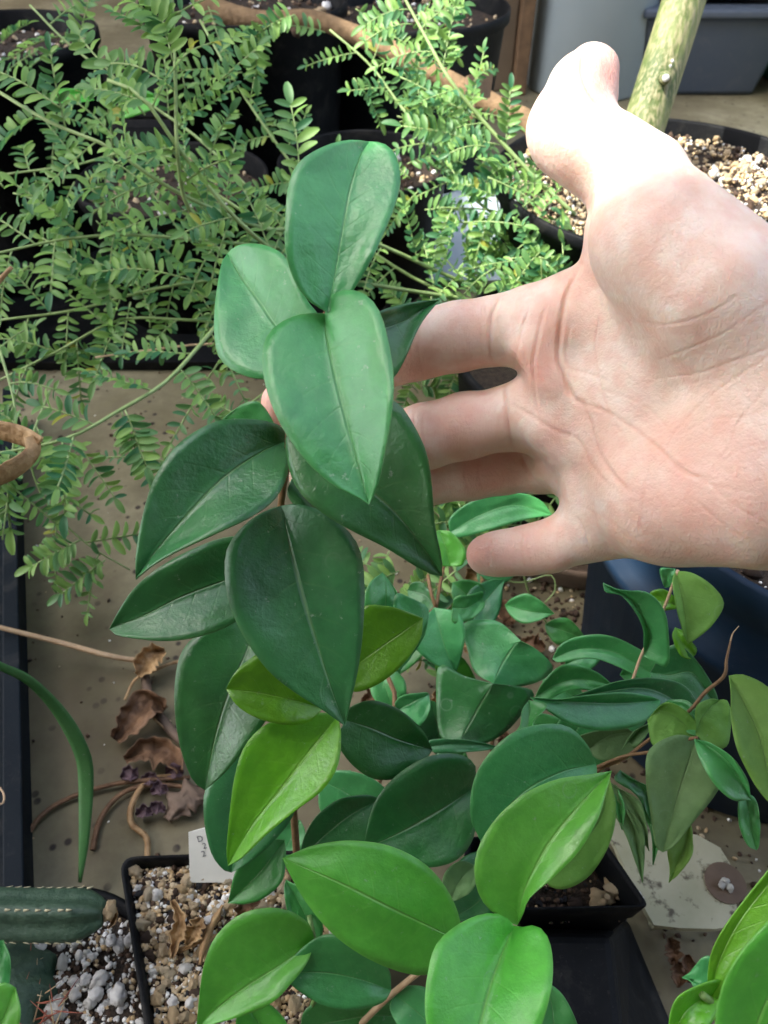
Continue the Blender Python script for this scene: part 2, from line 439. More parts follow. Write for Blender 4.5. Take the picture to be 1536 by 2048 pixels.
        disp -= g*dep*.0007 - .2*np.exp(-best/(w*2.8)**2)*face*fd*dep*.0007; tint = np.maximum(tint, g*tn)
    def pt(*a): return [(x, y) for x, y in a]
    # thenar (life) crease and deep folds by the index base
    line(pt((1160, 528), (1140, 570), (1128, 610), (1119, 665), (1117, 715), (1126, 745), (1145, 790), (1168, 812)), 7, 2.0)
    line(pt((1168, 812), (1185, 850), (1200, 905), (1232, 955), (1262, 985)), 7, .8, .7)
    line(pt((1150, 800), (1205, 820), (1258, 850), (1310, 890), (1332, 910), (1370, 945), (1430, 960)), 6, .8, .8)
    line(pt((1098, 600), (1078, 660), (1068, 725), (1072, 800), (1080, 850)), 6, .9, .5)
    line(pt((1062, 610), (1042, 665), (1030, 730), (1028, 760)), 5, .6, .5)
    line(pt((1010, 800), (1060, 830), (1110, 860), (1160, 880), (1185, 930), (1225, 978)), 6, .6, .6)
    line(pt((1142, 640), (1132, 700), (1140, 735), (1170, 745), (1215, 762)), 5, .6, .4)
    for a in (((1292, 728), (1370, 700), (1440, 670), (1500, 630), (1570, 580)), ((1300, 760), (1400, 745), (1470, 720), (1560, 690)),
              ((1355, 860), (1400, 810), (1450, 770), (1560, 700)), ((1362, 870), (1420, 840), (1500, 830), (1560, 800)),
              ((1330, 905), (1355, 860), (1380, 850)), ((1425, 935), (1455, 900), (1475, 850), (1530, 780), (1570, 740)),
              ((1428, 938), (1480, 900), (1560, 880)), ((1180, 775), (1240, 790), (1300, 820), (1350, 870)),
              ((1260, 640), (1330, 650), (1420, 625), (1500, 570)), ((1330, 905), (1400, 960), (1500, 985)),
              ((1300, 925), (1285, 1000), (1280, 1060)), ((1400, 950), (1470, 1010), (1540, 1050)), ((1380, 990), (1450, 1050), (1500, 1080)),
              ((1160, 1010), (1215, 1040), (1270, 1090)), ((1200, 620), (1190, 700), (1210, 800), (1250, 880))):
        line(pt(*a), 3.8, .4, .4)
    # finger root and joint creases
    line(pt((1000, 590), (982, 640), (980, 700), (990, 735)), 6, 1.1, .7)
    line(pt((1010, 770), (1015, 830), (1022, 885), (1030, 900)), 6, 1.3, .8)
    line(pt((1040, 905), (1060, 950), (1092, 975)), 6, 1.0, .5)
    line(pt((1150, 1030), (1168, 1060), (1180, 1105)), 6, .6, .4)
    for x0, y0, x1, y1, b in ((838, 655, 845, 750, 5), (852, 625, 868, 680, 3), (846, 822, 858, 930, 5), (828, 822, 838, 925, 4), (930, 925, 940, 985, 5), (958, 920, 966, 980, 5), (900, 935, 905, 990, 3),
                           (985, 1070, 978, 1145, 4), (990, 1072, 994, 1142, 3), (1046, 1058, 1050, 1142, 4), (1054, 1060, 1064, 1138, 3), (1115, 1042, 1122, 1130, 3),
                           (925, 640, 945, 720, 3), (900, 640, 918, 735, 3), (960, 640, 968, 730, 3)):
        line(pt((x0, y0), ((x0+x1)/2-b, (y0+y1)/2), (x1, y1)), 3.5, .4 if b > 3 else .2, .6 if b > 3 else .3)
    # thumb joint wrinkles
    for k in range(7):
        line(pt((1122+4*k, 196+8*k), (1160+4*k, 190+7*k), (1200+3*k, 205+6*k), (1216+5*k, 222+6*k)), 3.2, .5, .5)
    line(pt((1166, 104), (1164, 150), (1182, 188), (1207, 210)), 6, 2.2, 1.2)
    # skin redness with painted shade (redder fingertips, finger bases, heel of the hand)
    for x, y, r, a in ((1070, 740, 55, .8), (945, 1105, 40, 1.), (550, 810, 60, 1.), (1090, 900, 60, .35), (1420, 1000, 130, .45), (950, 940, 40, .7), (1214, 148, 40, 1.33), (1180, 520, 60, .25), (830, 740, 50, .8), (1190, 920, 70, .3), (1090, 650, 50, .4), (1300, 1050, 90, .4), (1120, 860, 40, .4), (920, 680, 70, .3), (930, 850, 90, .5), (980, 945, 70, .6), (1040, 1100, 60, .4), (1180, 300, 30, .2), (1190, 165, 50, 1.1)):  # mid-finger and thumb pad spots paint shade into the skin colour
        blush_shade = np.maximum(blush_shade, a*np.exp(-((px-x)**2+(py-y)**2)/(r*r)))
    # fine undulation of the palm
    rel = np.array([mnoise.noise(Vector(p)*70) for p in P])
    disp += rel*.0006*face
    P = P+Nn*disp[:, None]
    W = (np.array(CP)[None]+P[:, :1]*np.array(RT)+P[:, 1:2]*np.array(UP)+P[:, 2:]*np.array(FW))
    m2.vertices.foreach_set('co', W.astype(np.float32).ravel())
    for nm, v in (('crease', tint), ('blush', blush_shade)):
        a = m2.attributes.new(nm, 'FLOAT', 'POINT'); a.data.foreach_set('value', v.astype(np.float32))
    m2.polygons.foreach_set('use_smooth', [True]*len(m2.polygons)); m2.update()
    return m2, W
def skin_mat():
    t = NT('skin')
    a = t.n('ShaderNodeAttribute'); a.attribute_name = 'crease'; b = t.n('ShaderNodeAttribute'); b.attribute_name = 'blush'
    n1 = t.noise(48, 5, .65, dist=.5); n2 = t.noise(150, 4)
    c = t.ramp(n1, [(.3, (.63, .45, .36)), (.5, (.71, .57, .49)), (.7, (.75, .66, .60))])
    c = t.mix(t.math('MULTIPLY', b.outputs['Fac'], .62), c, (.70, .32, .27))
    c = t.mix(t.math('MULTIPLY', t.ramp(n2, [(.42, 0.), (.62, 1.)]), .38), c, (.64, .33, .26))
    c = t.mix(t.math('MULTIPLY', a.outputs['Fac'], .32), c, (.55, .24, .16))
    # skin print: fine cross-hatched ridges
    v = t.n('ShaderNodeTexVoronoi', feature='DISTANCE_TO_EDGE'); v.inputs['Scale'].default_value = 900; t.l(t.tc.outputs['Object'], v.inputs['Vector'])
    bm_ = t.bump(t.ramp(v.outputs['Distance'], [(0., 0.), (.15, 1.)]), .22, .00015)
    w = t.n('ShaderNodeTexWave'); w.inputs['Scale'].default_value = 420; w.inputs['Distortion'].default_value = 6; w.inputs['Detail'].default_value = 2; w.inputs['Detail Scale'].default_value = .6
    t.l(t.tc.outputs['Object'], w.inputs['Vector'])
    bm_ = t.bump(w.outputs['Fac'], .12, .00012, bm_)
    bm_ = t.bump(t.noise(230, 5, .7), .55, .0007, bm_)
    bm_ = t.bump(t.noise(900, 3, .6), .6, .0003, bm_)
    t.set(Base_Color=c, Roughness=.5, Normal=bm_, Subsurface_Weight=.5, Subsurface_Scale=.004, Subsurface_Radius=(1., .35, .2), Specular_IOR_Level=.4)
    return t.m
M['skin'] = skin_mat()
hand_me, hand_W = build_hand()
person = thing('person', at(1560, 840, .18), 'bare right hand and forearm, palm open, cradling the glossy leafy shoot', 'person')
for v in hand_me.vertices: pass
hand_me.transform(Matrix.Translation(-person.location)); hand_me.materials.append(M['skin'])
hand = bpy.data.objects.new('hand', hand_me); scene.collection.objects.link(hand); hand.parent = person
# fine dark hairs on the back edge of wrist
hv = []; hf = []
M['hair'] = simple('arm_hair', (.05, .03, .02), (.1, .06, .04), 100, .5, 0)
for i in range(130):
    x = random.uniform(1395, 1640); y0 = np.interp(x, (1375, 1440, 1536, 1650), (335, 405, 515, 600))
    p0 = at(x, y0+random.uniform(2, 22), .172+random.uniform(0, .012)); L = random.uniform(.002, .006)
    d = (RT*random.uniform(-.5, .9)+UP*random.uniform(.5, 1.2)+FW*random.uniform(-.4, .4)).normalized()
    p1 = p0+d*L*.6; p2 = p1+(d+Vector((.5, .2, .2))*random.uniform(-.5, 1)).normalized()*L*.5
    v, f = tube_geo([p0-d*.001, p1, p2], [.00005, .00004, .00002], 3); n = len(hv); hv += v; hf += [tuple(k+n for k in q) for q in f]
tag(mk('arm_hair', hv, hf, M['hair'], person), kind='stuff')

# ------------------------------------------------------------------ leaves
def leaf_geo(Mp, Lp, Rp, d0, d1, belly=.004, eL=.005, eR=.005, nr=26, nc=6, wave=.0008, seed=0, curl=0, fold=-1.0):
    m = catmull(Mp, nr); l = catmull([Mp[0]]+list(Lp)+[Mp[-1]], nr); r = catmull([Mp[0]]+list(Rp)+[Mp[-1]], nr)
    V = []; UV = []; Fc = []; W = 2*nc+1
    rnd = random.Random(seed); o = Vector((rnd.random()*50, rnd.random()*50, rnd.random()*50))
    for i in range(nr):
        t = i/(nr-1); dm = d0+(d1-d0)*t-belly*4*t*(1-t)+curl*max(0, t-.7)**2*10
        wd = sin(pi*min(1, max(0, t)))**.6
        for j in range(-nc, nc+1):
            s = abs(j)/nc; e = l[i] if j < 0 else r[i]; q = m[i]+(e-m[i])*s
            off = (eL if j < 0 else eR)*wd*(s-.12*s**4)*fold
            w = wave*mnoise.noise(Vector((t*5, j/nc*2.2, 0))+o)*wd*(.4+s*1.5)
            V.append(at(q[0], q[1], dm+off+w)); UV.append((t, .5+.5*j/nc))
    for i in range(nr-1):
        for j in range(W-1):
            Fc.append((i*W+j, i*W+j+1, (i+1)*W+j+1, (i+1)*W+j))
    return V, Fc, UV
LN = [0]
def leaf(parent, mat, Mp, Lp, Rp, d0, d1, belly=.004, eL=.005, eR=.005, label=None, **k):
    LN[0] += 1
    v, f, uv = leaf_geo(Mp, Lp, Rp, d0, d1, belly, eL, eR, seed=LN[0], **k)
    o = mk('leaf', v, f, M[mat], parent, uvs=uv, solid=.00035, origin=at(Mp[0][0], Mp[0][1], d0))
    if label: o['label'] = label
    return o
# ---- the held shoot
shoot = thing('glossy_leaved_shoot', onz(600, 1830, .07), 'tall shoot of large glossy dark green leaves held up in front of the fingers', 'plant')
tube('stem', [(600, 1800, .335), (590, 1660, .31), (575, 1450, .285), (560, 1250, .26), (556, 1120, .24), (562, 1010, .222), (574, 920, .208), (586, 800, .196), (625, 690, .186), (655, 625, .179)], [.0016, .0015, .0013, .0012, .0011, .001, .001, .001, .0009], M['stem'], shoot, n=50)
S = lambda *a, **k: leaf(shoot, *a, **k)
# top leaf
S('mid', [(655, 625), (668, 560), (684, 470), (700, 380), (722, 310), (738, 284)],
  [(615, 598), (586, 555), (571, 500), (571, 430), (578, 365), (600, 322), (650, 292), (700, 280)],
  [(672, 612), (705, 582), (738, 530), (766, 470), (790, 410), (801, 360), (792, 312), (768, 288)], .174, .181, .002, .007, .002)
# left leaf
S('mid', [(618, 690), (560, 660), (520, 605), (480, 552), (455, 508)],
  [(640, 640), (612, 596), (575, 520), (540, 494), (498, 487), (470, 494)],
  [(575, 745), (530, 758), (480, 748), (440, 718), (429, 670), (430, 610), (438, 550), (445, 520)], .188, .202, .002, .004, .008)
# dark leaf over the index finger
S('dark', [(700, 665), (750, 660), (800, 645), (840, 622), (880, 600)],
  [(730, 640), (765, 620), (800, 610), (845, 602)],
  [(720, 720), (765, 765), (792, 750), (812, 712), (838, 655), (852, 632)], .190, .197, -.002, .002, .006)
# leaf behind the front one, pointing to lower right
S('dark', [(590, 850), (650, 905), (720, 965), (790, 1025), (850, 1100), (884, 1152)],
  [(572, 870), (576, 930), (600, 985), (650, 1030), (710, 1065), (770, 1095), (830, 1132), (868, 1150)],
  [(690, 800), (750, 790), (795, 805), (830, 855), (854, 910), (864, 980), (870, 1050), (884, 1120)], .200, .200, .004, .002, .010)
# front leaf
S('mid', [(651, 628), (652, 670), (672, 760), (695, 850), (720, 940), (738, 1008)],
  [(636, 626), (590, 632), (548, 655), (527, 690), (526, 745), (545, 815), (580, 880), (625, 935), (670, 972), (710, 992)],
  [(655, 605), (672, 585), (705, 580), (735, 592), (760, 625), (776, 680), (787, 750), (783, 830), (770, 900), (756, 970)], .178, .162, .003, .004, .007)
# left large leaf
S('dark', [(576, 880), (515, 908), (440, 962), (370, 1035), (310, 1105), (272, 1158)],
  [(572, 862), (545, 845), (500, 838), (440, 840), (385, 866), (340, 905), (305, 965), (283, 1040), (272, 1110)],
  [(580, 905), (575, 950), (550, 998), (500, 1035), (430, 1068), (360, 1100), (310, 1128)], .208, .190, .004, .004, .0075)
S('mid', [(560, 900), (520, 870), (480, 845), (446, 838)], [(550, 850), (520, 806), (490, 806), (465, 822)], [(540, 905), (500, 890), (470, 865)], .222, .222, .001, .002, .004)
# leaf below it, pointing left
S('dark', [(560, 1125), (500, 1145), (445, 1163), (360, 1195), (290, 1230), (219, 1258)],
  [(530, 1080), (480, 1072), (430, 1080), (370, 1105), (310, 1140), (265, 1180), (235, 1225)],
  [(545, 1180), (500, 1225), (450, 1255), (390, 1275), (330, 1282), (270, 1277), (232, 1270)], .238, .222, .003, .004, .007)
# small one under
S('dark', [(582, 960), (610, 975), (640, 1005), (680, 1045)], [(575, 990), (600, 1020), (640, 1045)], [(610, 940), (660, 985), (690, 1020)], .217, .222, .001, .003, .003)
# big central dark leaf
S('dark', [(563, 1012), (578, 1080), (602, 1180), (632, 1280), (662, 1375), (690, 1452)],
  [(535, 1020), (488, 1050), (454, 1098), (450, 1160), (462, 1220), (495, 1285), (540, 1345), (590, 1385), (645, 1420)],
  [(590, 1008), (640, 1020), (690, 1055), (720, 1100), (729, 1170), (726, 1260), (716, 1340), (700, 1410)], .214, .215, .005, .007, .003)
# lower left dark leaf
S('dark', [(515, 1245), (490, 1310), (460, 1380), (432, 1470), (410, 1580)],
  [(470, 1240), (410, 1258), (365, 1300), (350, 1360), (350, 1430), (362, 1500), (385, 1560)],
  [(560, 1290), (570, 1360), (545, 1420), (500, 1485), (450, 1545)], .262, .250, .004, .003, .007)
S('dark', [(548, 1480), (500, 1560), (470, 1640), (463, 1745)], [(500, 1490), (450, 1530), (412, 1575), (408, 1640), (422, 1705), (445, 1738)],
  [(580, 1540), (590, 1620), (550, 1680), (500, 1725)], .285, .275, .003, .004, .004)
# lime pair
S('lime', [(645, 1416), (580, 1398), (510, 1384), (452, 1378)], [(610, 1385), (570, 1340), (530, 1305), (500, 1318), (470, 1345)],
  [(620, 1442), (575, 1450), (520, 1438), (475, 1412)], .236, .228, .002, .005, .003, label='lime green small leaf catching the light')
S('lime', [(676, 1432), (620, 1500), (560, 1580), (505, 1650), (456, 1732)],
  [(650, 1425), (590, 1432), (530, 1450), (488, 1495), (468, 1560), (458, 1640), (453, 1700)],
  [(682, 1470), (676, 1530), (645, 1580), (590, 1622), (530, 1672), (485, 1715)], .240, .238, .004, .002, .009, label='lime green long leaf')
S('lime', [(846, 1236), (790, 1275), (740, 1310), (700, 1340)], [(810, 1222), (770, 1212), (725, 1215), (700, 1270)], [(840, 1280), (800, 1335), (750, 1372), (708, 1384), (695, 1370)], .268, .268, .001, .005, .003)
S('mid', [(765, 1145), (772, 1180), (768, 1240)], [(740, 1165), (728, 1200), (735, 1240)], [(785, 1170), (800, 1200), (800, 1245)], .285, .285, .001, .006, -.004)
S('mid', [(850, 1210), (840, 1250), (820, 1300), (800, 1340)], [(820, 1195), (790, 1190), (790, 1260)], [(858, 1225), (850, 1270), (825, 1310)], .285, .285, .001, .004, -.003)
S('dark', [(690, 1440), (740, 1455), (800, 1480), (865, 1500)], [(700, 1415), (745, 1401), (800, 1420), (845, 1460)], [(675, 1485), (710, 1535), (760, 1560), (830, 1545)], .272, .285, .003, .004, .005)
S('mid', [(570, 1680), (540, 1720), (500, 1765), (456, 1806)], [(540, 1680), (500, 1705), (470, 1745)], [(572, 1710), (565, 1760), (530, 1795), (490, 1808)], .300, .292, .002, .004, .004)
for p, q in (((590, 850, .2), (586, 830, .2)), ((563, 1012, .214), (560, 1000, .222))):
    pass

# ---- lower shoot in front
low = thing('young_leafy_shoot', onz(800, 2000, .075), 'low bright green young shoot of broad leaves at the very front of the gritty pot', 'plant')
L_ = lambda *a, **k: leaf(low, *a, **k)
tube('stem', [(700, 2070, .285), (760, 2010, .275), (800, 1975, .268), (870, 1920, .26), (935, 1880, .252), (1000, 1850, .247), (1034, 1850, .246)], [.0012, .0011, .001, .001], M['stem_tan'], low, n=24)
tube('stem', [(600, 2075, .285), (640, 1960, .275), (628, 1880, .268), (618, 1830, .27)], [.0011, .0009], M['stem_green'], low, n=14)
L_('dark', [(945, 1578), (880, 1620), (800, 1665), (728, 1698)], [(950, 1530), (915, 1508), (860, 1512), (800, 1545), (755, 1595), (735, 1650)],
   [(955, 1620), (945, 1680), (910, 1722), (850, 1735), (790, 1715), (745, 1700)], .285, .275, .004, .004, .005)
L_('mid', [(1192, 1528), (1120, 1545), (1040, 1590), (960, 1680)], [(1175, 1490), (1140, 1455), (1090, 1448), (1030, 1463), (980, 1505), (948, 1560), (940, 1630)],
   [(1190, 1560), (1140, 1610), (1060, 1670), (990, 1700)], .275, .262, .004, .006, .004)
L_('dark', [(760, 1598), (700, 1630), (650, 1670), (600, 1720)], [(735, 1590), (680, 1598), (635, 1630), (608, 1675)], [(770, 1630), (740, 1690), (680, 1720), (630, 1735)], .300, .295, .002, .003, .004)
L_('under', [(950, 1730), (920, 1760), (900, 1800)], [(920, 1722), (890, 1745), (885, 1780)], [(955, 1750), (945, 1780), (915, 1800)], .285, .285, .001, .002, .002)
L_('olive', [(1220, 1560), (1200, 1640), (1150, 1700), (1085, 1755)], [(1160, 1580), (1100, 1660), (1060, 1740)], [(1232, 1610), (1222, 1680), (1185, 1745), (1140, 1775), (1105, 1775)], .262, .262, .001, .003, .003, label='olive underside leaf')
L_('bright', [(1034, 1850), (1050, 1780), (1095, 1690), (1150, 1620), (1223, 1542)],
   [(1010, 1840), (970, 1810), (950, 1760), (955, 1700), (990, 1640), (1045, 1590), (1110, 1560), (1170, 1550)],
   [(1045, 1830), (1060, 1795), (1110, 1752), (1160, 1700), (1195, 1640), (1212, 1585)], .243, .252, .005, .004, .008)
L_('bright', [(916, 1880), (850, 1848), (780, 1815), (690, 1770), (610, 1735), (565, 1716)],
   [(920, 1840), (895, 1780), (850, 1728), (780, 1692), (700, 1681), (630, 1690), (590, 1705)],
   [(890, 1925), (850, 1950), (790, 1940), (720, 1908), (660, 1862), (610, 1800), (578, 1745)], .250, .240, .006, .006, .004, fold=.8)
L_('mid', [(782, 1980), (720, 1958), (650, 1945), (560, 1945)], [(778, 1940), (740, 1898), (690, 1872), (640, 1872), (595, 1905)],
   [(765, 2005), (710, 2020), (650, 2012), (595, 1980)], .266, .260, .002, .003, .004)
L_('mid', [(625, 1885), (610, 1830), (590, 1790), (572, 1760)], [(600, 1870), (575, 1820), (568, 1780)], [(645, 1870), (640, 1820), (610, 1780)], .272, .275, .001, .002, .003)
L_('bright', [(628, 1882), (560, 1930), (490, 1975), (430, 2020), (392, 2062)],
   [(620, 1850), (580, 1822), (530, 1816), (475, 1832), (430, 1875), (408, 1930), (398, 2000)],
   [(615, 1925), (580, 1970), (545, 2005), (490, 2030), (430, 2048)], .262, .252, .004, .004, .005)
L_('bright', [(545, 2100), (520, 2050), (500, 2020)], [(490, 2100), (472, 2050), (482, 2015)], [(580, 2090), (570, 2040), (530, 2005)], .265, .262, .001, .003, .003)
L_('mid', [(840, 2040), (760, 2030), (680, 2040), (600, 2060)], [(800, 2000), (720, 1992), (650, 2000), (610, 2020)], [(830, 2090), (740, 2110), (650, 2100)], .285, .28, .001, .003, .003)
L_('mid', [(790, 1990), (830, 2020), (880, 2070)], [(800, 1975), (850, 1975), (880, 2020)], [(780, 2020), (810, 2070), (850, 2100)], .272, .268, .001, .003, .003)
L_('bright', [(1028, 1852), (1003, 1910), (975, 1990), (950, 2090), (930, 2180)],
   [(1005, 1830), (965, 1828), (915, 1850), (872, 1890), (855, 1950), (850, 2020), (862, 2100), (890, 2160)],
   [(1045, 1855), (1075, 1852), (1098, 1880), (1106, 1935), (1098, 2000), (1070, 2080), (1010, 2150)], .243, .212, .005, .004, .009)
L_('mid', [(1090, 1960), (1105, 2020), (1110, 2100)], [(1060, 1980), (1060, 2050), (1080, 2110)], [(1125, 1990), (1155, 2050), (1160, 2110)], .262, .258, .001, .003, .003)

# ---- dark bushy plant in the middle distance
mid = thing('dark_leafy_plant', onz(1060, 1690, .07), 'dark green glossy plant behind the young shoot, its folded leaves under the little finger', 'plant')
D_ = lambda *a, **k: leaf(mid, *a, **k)
tube('stem', [(872, 1215, .36), (880, 1170, .37), (888, 1130, .38)], [.0009, .0008], M['stem'], mid, n=8)
tube('stem', [(872, 1215, .36), (862, 1185, .36), (856, 1150, .365)], [.0009, .0008], M['stem'], mid, n=8)
tube('stem', [(690, 1700, .34), (760, 1560, .34), (790, 1400, .345), (770, 1340, .35), (800, 1280, .352), (872, 1215, .36)], [.0013, .001], M['stem'], mid, n=24)
tube('stem', [(1000, 1720, .35), (985, 1560, .36), (985, 1450, .36), (985, 1380, .352)], [.0012, .001], M['stem'], mid, n=12)
D_('bright', [(900, 1132), (893, 1100), (878, 1060)], [(880, 1130), (868, 1100), (868, 1070)], [(925, 1130), (930, 1100), (905, 1066)], .36, .36, .001, .002, .003)
D_('mid', [(900, 1065), (960, 1030), (1030, 1010), (1105, 1030)], [(900, 1035), (950, 1000), (1030, 985), (1080, 1000)], [(920, 1075), (980, 1060), (1050, 1040)], .40, .40, .001, .003, .003)
D_('dark', [(870, 1215), (850, 1190), (815, 1180)], [(860, 1185), (845, 1165), (825, 1165)], [(865, 1240), (840, 1235), (820, 1210)], .362, .37, .001, .002, .002)
D_('mid', [(868, 1215), (880, 1260), (892, 1300), (912, 1346)], [(845, 1240), (820, 1280), (855, 1320), (890, 1338)], [(915, 1225), (930, 1260), (925, 1305)], .352, .352, .004, .006, .002)
D_('mid', [(905, 1215), (935, 1215), (965, 1195)], [(910, 1195), (938, 1190), (965, 1183)], [(905, 1245), (940, 1240), (968, 1215)], .348, .36, .003, .003, .003)
D_('dark', [(940, 1250), (965, 1210), (990, 1180), (1008, 1160)], [(925, 1225), (940, 1180), (980, 1160)], [(975, 1260), (1000, 1220), (1005, 1180)], .372, .385, .001, .003, .003)
D_('mid', [(986, 1367), (1006, 1325), (1030, 1290), (1042, 1282)], [(950, 1345), (935, 1300), (925, 1250), (960, 1240), (1000, 1245)], [(1030, 1374), (1080, 1362), (1106, 1335), (1075, 1300)], .342, .350, -.004, -.006, -.006)
D_('dark', [(986, 1367), (960, 1410), (938, 1450), (920, 1482)], [(930, 1352), (880, 1330), (872, 1390), (880, 1470), (905, 1484)], [(1030, 1372), (1068, 1384), (1050, 1420), (1010, 1465), (965, 1488)], .338, .335, -.003, -.005, -.005)
D_('mid', [(795, 1420), (825, 1405), (858, 1388)], [(790, 1405), (810, 1390), (850, 1385)], [(815, 1445), (840, 1452), (860, 1420)], .345, .345, .002, .003, .003)
D_('mid', [(1105, 1318), (1160, 1298), (1230, 1305), (1300, 1345), (1370, 1380)], [(1120, 1290), (1160, 1272), (1220, 1272), (1290, 1305), (1350, 1350)], [(1120, 1325), (1180, 1316), (1240, 1335), (1310, 1372)], .335, .325, .002, .004, .004)
D_('mid', [(1070, 1395), (1110, 1370), (1160, 1358), (1225, 1370)], [(1085, 1365), (1115, 1335), (1150, 1328), (1195, 1345)], [(1095, 1400), (1140, 1380), (1190, 1380)], .322, .318, .001, .004, .002)
D_('dark', [(850, 1495), (900, 1488), (960, 1490), (1000, 1495)], [(860, 1480), (910, 1478), (960, 1484)], [(870, 1505), (910, 1505), (960, 1502)], .325, .325, .001, .002, .002)
D_('mid', [(640, 1560), (700, 1590), (760, 1640), (800, 1700)], [(680, 1540), (750, 1560), (800, 1620)], [(640, 1620), (690, 1690), (750, 1720)], .325, .325, .001, .003, .003)
D_('dark', [(960, 1700), (1000, 1740), (960, 1800), (900, 1840)], [(920, 1720), (890, 1780), (880, 1820)], [(1020, 1720), (1020, 1790), (960, 1840)], .32, .31, .001, .003, .003)
D_('mid', [(1180, 1560), (1150, 1470), (1200, 1420), (1290, 1400)], [(1100, 1500), (1120, 1440), (1190, 1390)], [(1230, 1520), (1270, 1470), (1300, 1430)], .315, .315, .001, .003, .003)

rf = random.Random(17)
for (x, y, a, L, w, dd, mt) in ((905, 1165, 40, 110, 34, .38, 'mid'), (960, 1150, -20, 100, 32, .385, 'dark'), (830, 1250, 110, 110, 36, .365, 'mid'), (760, 1330, 70, 120, 36, .36, 'mid'), (1010, 1210, 10, 100, 30, .375, 'mid'),
        (1085, 1360, 30, 110, 32, .345, 'mid'), (860, 1400, 80, 120, 38, .355, 'dark'), (1060, 1430, 50, 130, 42, .335, 'mid'), (930, 1500, 130, 110, 38, .345, 'mid'), (1010, 1500, 60, 120, 40, .335, 'dark'),
        (790, 1200, 95, 100, 32, .37, 'mid'), (1150, 1440, 10, 120, 36, .33, 'mid'), (1240, 1350, -10, 110, 30, .335, 'mid'), (700, 1540, 100, 120, 40, .34, 'mid'), (1090, 1250, 20, 90, 28, .375, 'mid'), (870, 1320, 30, 100, 32, .362, 'bright'), (1130, 1330, -25, 100, 30, .35, 'mid'), (600, 1640, 120, 110, 34, .335, 'mid')):
    c_, s_ = cos(radians(a)), sin(radians(a)); q = lambda u, v: (x+c_*u*L-s_*v*w, y+s_*u*L+c_*v*w); b_ = rf.uniform(-.15, .15)
    D_(mt, [q(0, 0), q(.33, b_), q(.66, b_), q(1, 0)], [q(.12, .55), q(.38, 1), q(.65, .75), q(.88, .28)], [q(.12, -.55), q(.38, -1), q(.65, -.75), q(.88, -.28)], dd, dd+rf.uniform(-.012, .012), rf.uniform(.001, .004), rf.uniform(.001, .004), rf.uniform(.001, .004))

# ---- drooping wiry plant on the right
right = thing('wiry_drooping_plant', onz(1190, 1700, .07), 'thin stemmed plant with pale drooping wavy leaves spreading before the blue pot', 'plant')
R_ = lambda *a, **k: leaf(right, *a, **k)
tube('stem', [(1190, 1700, .30), (1180, 1600, .292), (1192, 1545, .285), (1250, 1515, .28), (1310, 1470, .278), (1375, 1425, .275), (1410, 1385, .273), (1448, 1352, .27), (1453, 1320, .27), (1461, 1282, .27)], [.0009, .0008, .0008, .0007, .0006, .0006, .0006, .0007, .0006, .0003], M['stem'], right, n=60)
tube('stem', [(1192, 1535, .283), (1250, 1512, .278), (1310, 1502, .27), (1362, 1482, .265), (1395, 1475, .262)], [.0007, .0006, .0006, .0006], M['stem'], right, n=30)
tube('stem', [(1250, 1400, .30), (1268, 1352, .30), (1283, 1310, .30), (1318, 1240, .298), (1342, 1180, .295), (1356, 1140, .292)], [.0006, .0006, .0006, .0006], M['stem_tan'], right, n=30)
tube('thread', [(1461, 1282, .27), (1466, 1266, .27), (1478, 1252, .27)], [.0003, .0001], M['stem_tan'], right, n=8)
R_('olive', [(1352, 1142), (1362, 1190), (1370, 1240), (1376, 1288)], [(1345, 1160), (1352, 1210), (1365, 1262)], [(1385, 1146), (1425, 1172), (1448, 1208), (1425, 1250), (1395, 1276)], .293, .290, .001, .002, .006)
R_('mid', [(1350, 1138), (1335, 1150), (1330, 1175)], [(1335, 1136), (1320, 1138), (1325, 1165)], [(1350, 1152), (1345, 1170)], .295, .30, .001, .001, .001)
R_('mid', [(1288, 1312), (1300, 1270), (1275, 1220), (1250, 1192), (1206, 1166)], [(1305, 1322), (1336, 1332), (1337, 1270), (1328, 1220), (1295, 1185), (1240, 1180)], [(1287, 1290), (1285, 1255), (1265, 1215), (1240, 1190), (1212, 1185)], .298, .288, .003, .006, .002)
R_('lime', [(1310, 1200), (1335, 1205), (1355, 1212)], [(1300, 1185), (1325, 1178), (1350, 1195)], [(1318, 1222), (1335, 1220), (1350, 1218)], .31, .31, .001, .001, .001)
R_('lime', [(1350, 1255), (1365, 1285), (1390, 1310)], [(1345, 1275), (1360, 1310), (1380, 1318)], [(1365, 1262), (1385, 1285), (1394, 1300)], .31, .31, .001, .001, .001)
R_('dark', [(1300, 1345), (1340, 1350), (1385, 1345), (1420, 1395), (1440, 1420)], [(1330, 1300), (1360, 1290), (1400, 1330), (1430, 1380)], [(1310, 1370), (1350, 1385), (1400, 1410)], .315, .31, .002, .003, .003)
R_('dark', [(1385, 1440), (1340, 1395), (1280, 1375), (1200, 1385), (1130, 1400)], [(1400, 1420), (1370, 1372), (1310, 1356), (1240, 1362), (1175, 1382)], [(1395, 1470), (1360, 1470), (1300, 1440), (1230, 1440), (1150, 1425)], .300, .295, .002, .004, .006)
R_('mid', [(1320, 1400), (1250, 1406), (1180, 1405), (1110, 1400), (1060, 1395)], [(1300, 1392), (1250, 1385), (1180, 1390), (1120, 1398)], [(1320, 1412), (1280, 1448), (1210, 1462), (1140, 1448), (1090, 1418)], .290, .275, .003, .004, .006)
R_('mid', [(1320, 1412), (1365, 1412), (1392, 1440), (1390, 1472)], [(1340, 1400), (1375, 1402), (1398, 1430), (1398, 1460)], [(1330, 1420), (1355, 1435), (1372, 1462)], .290, .27, .001, .002, .002)
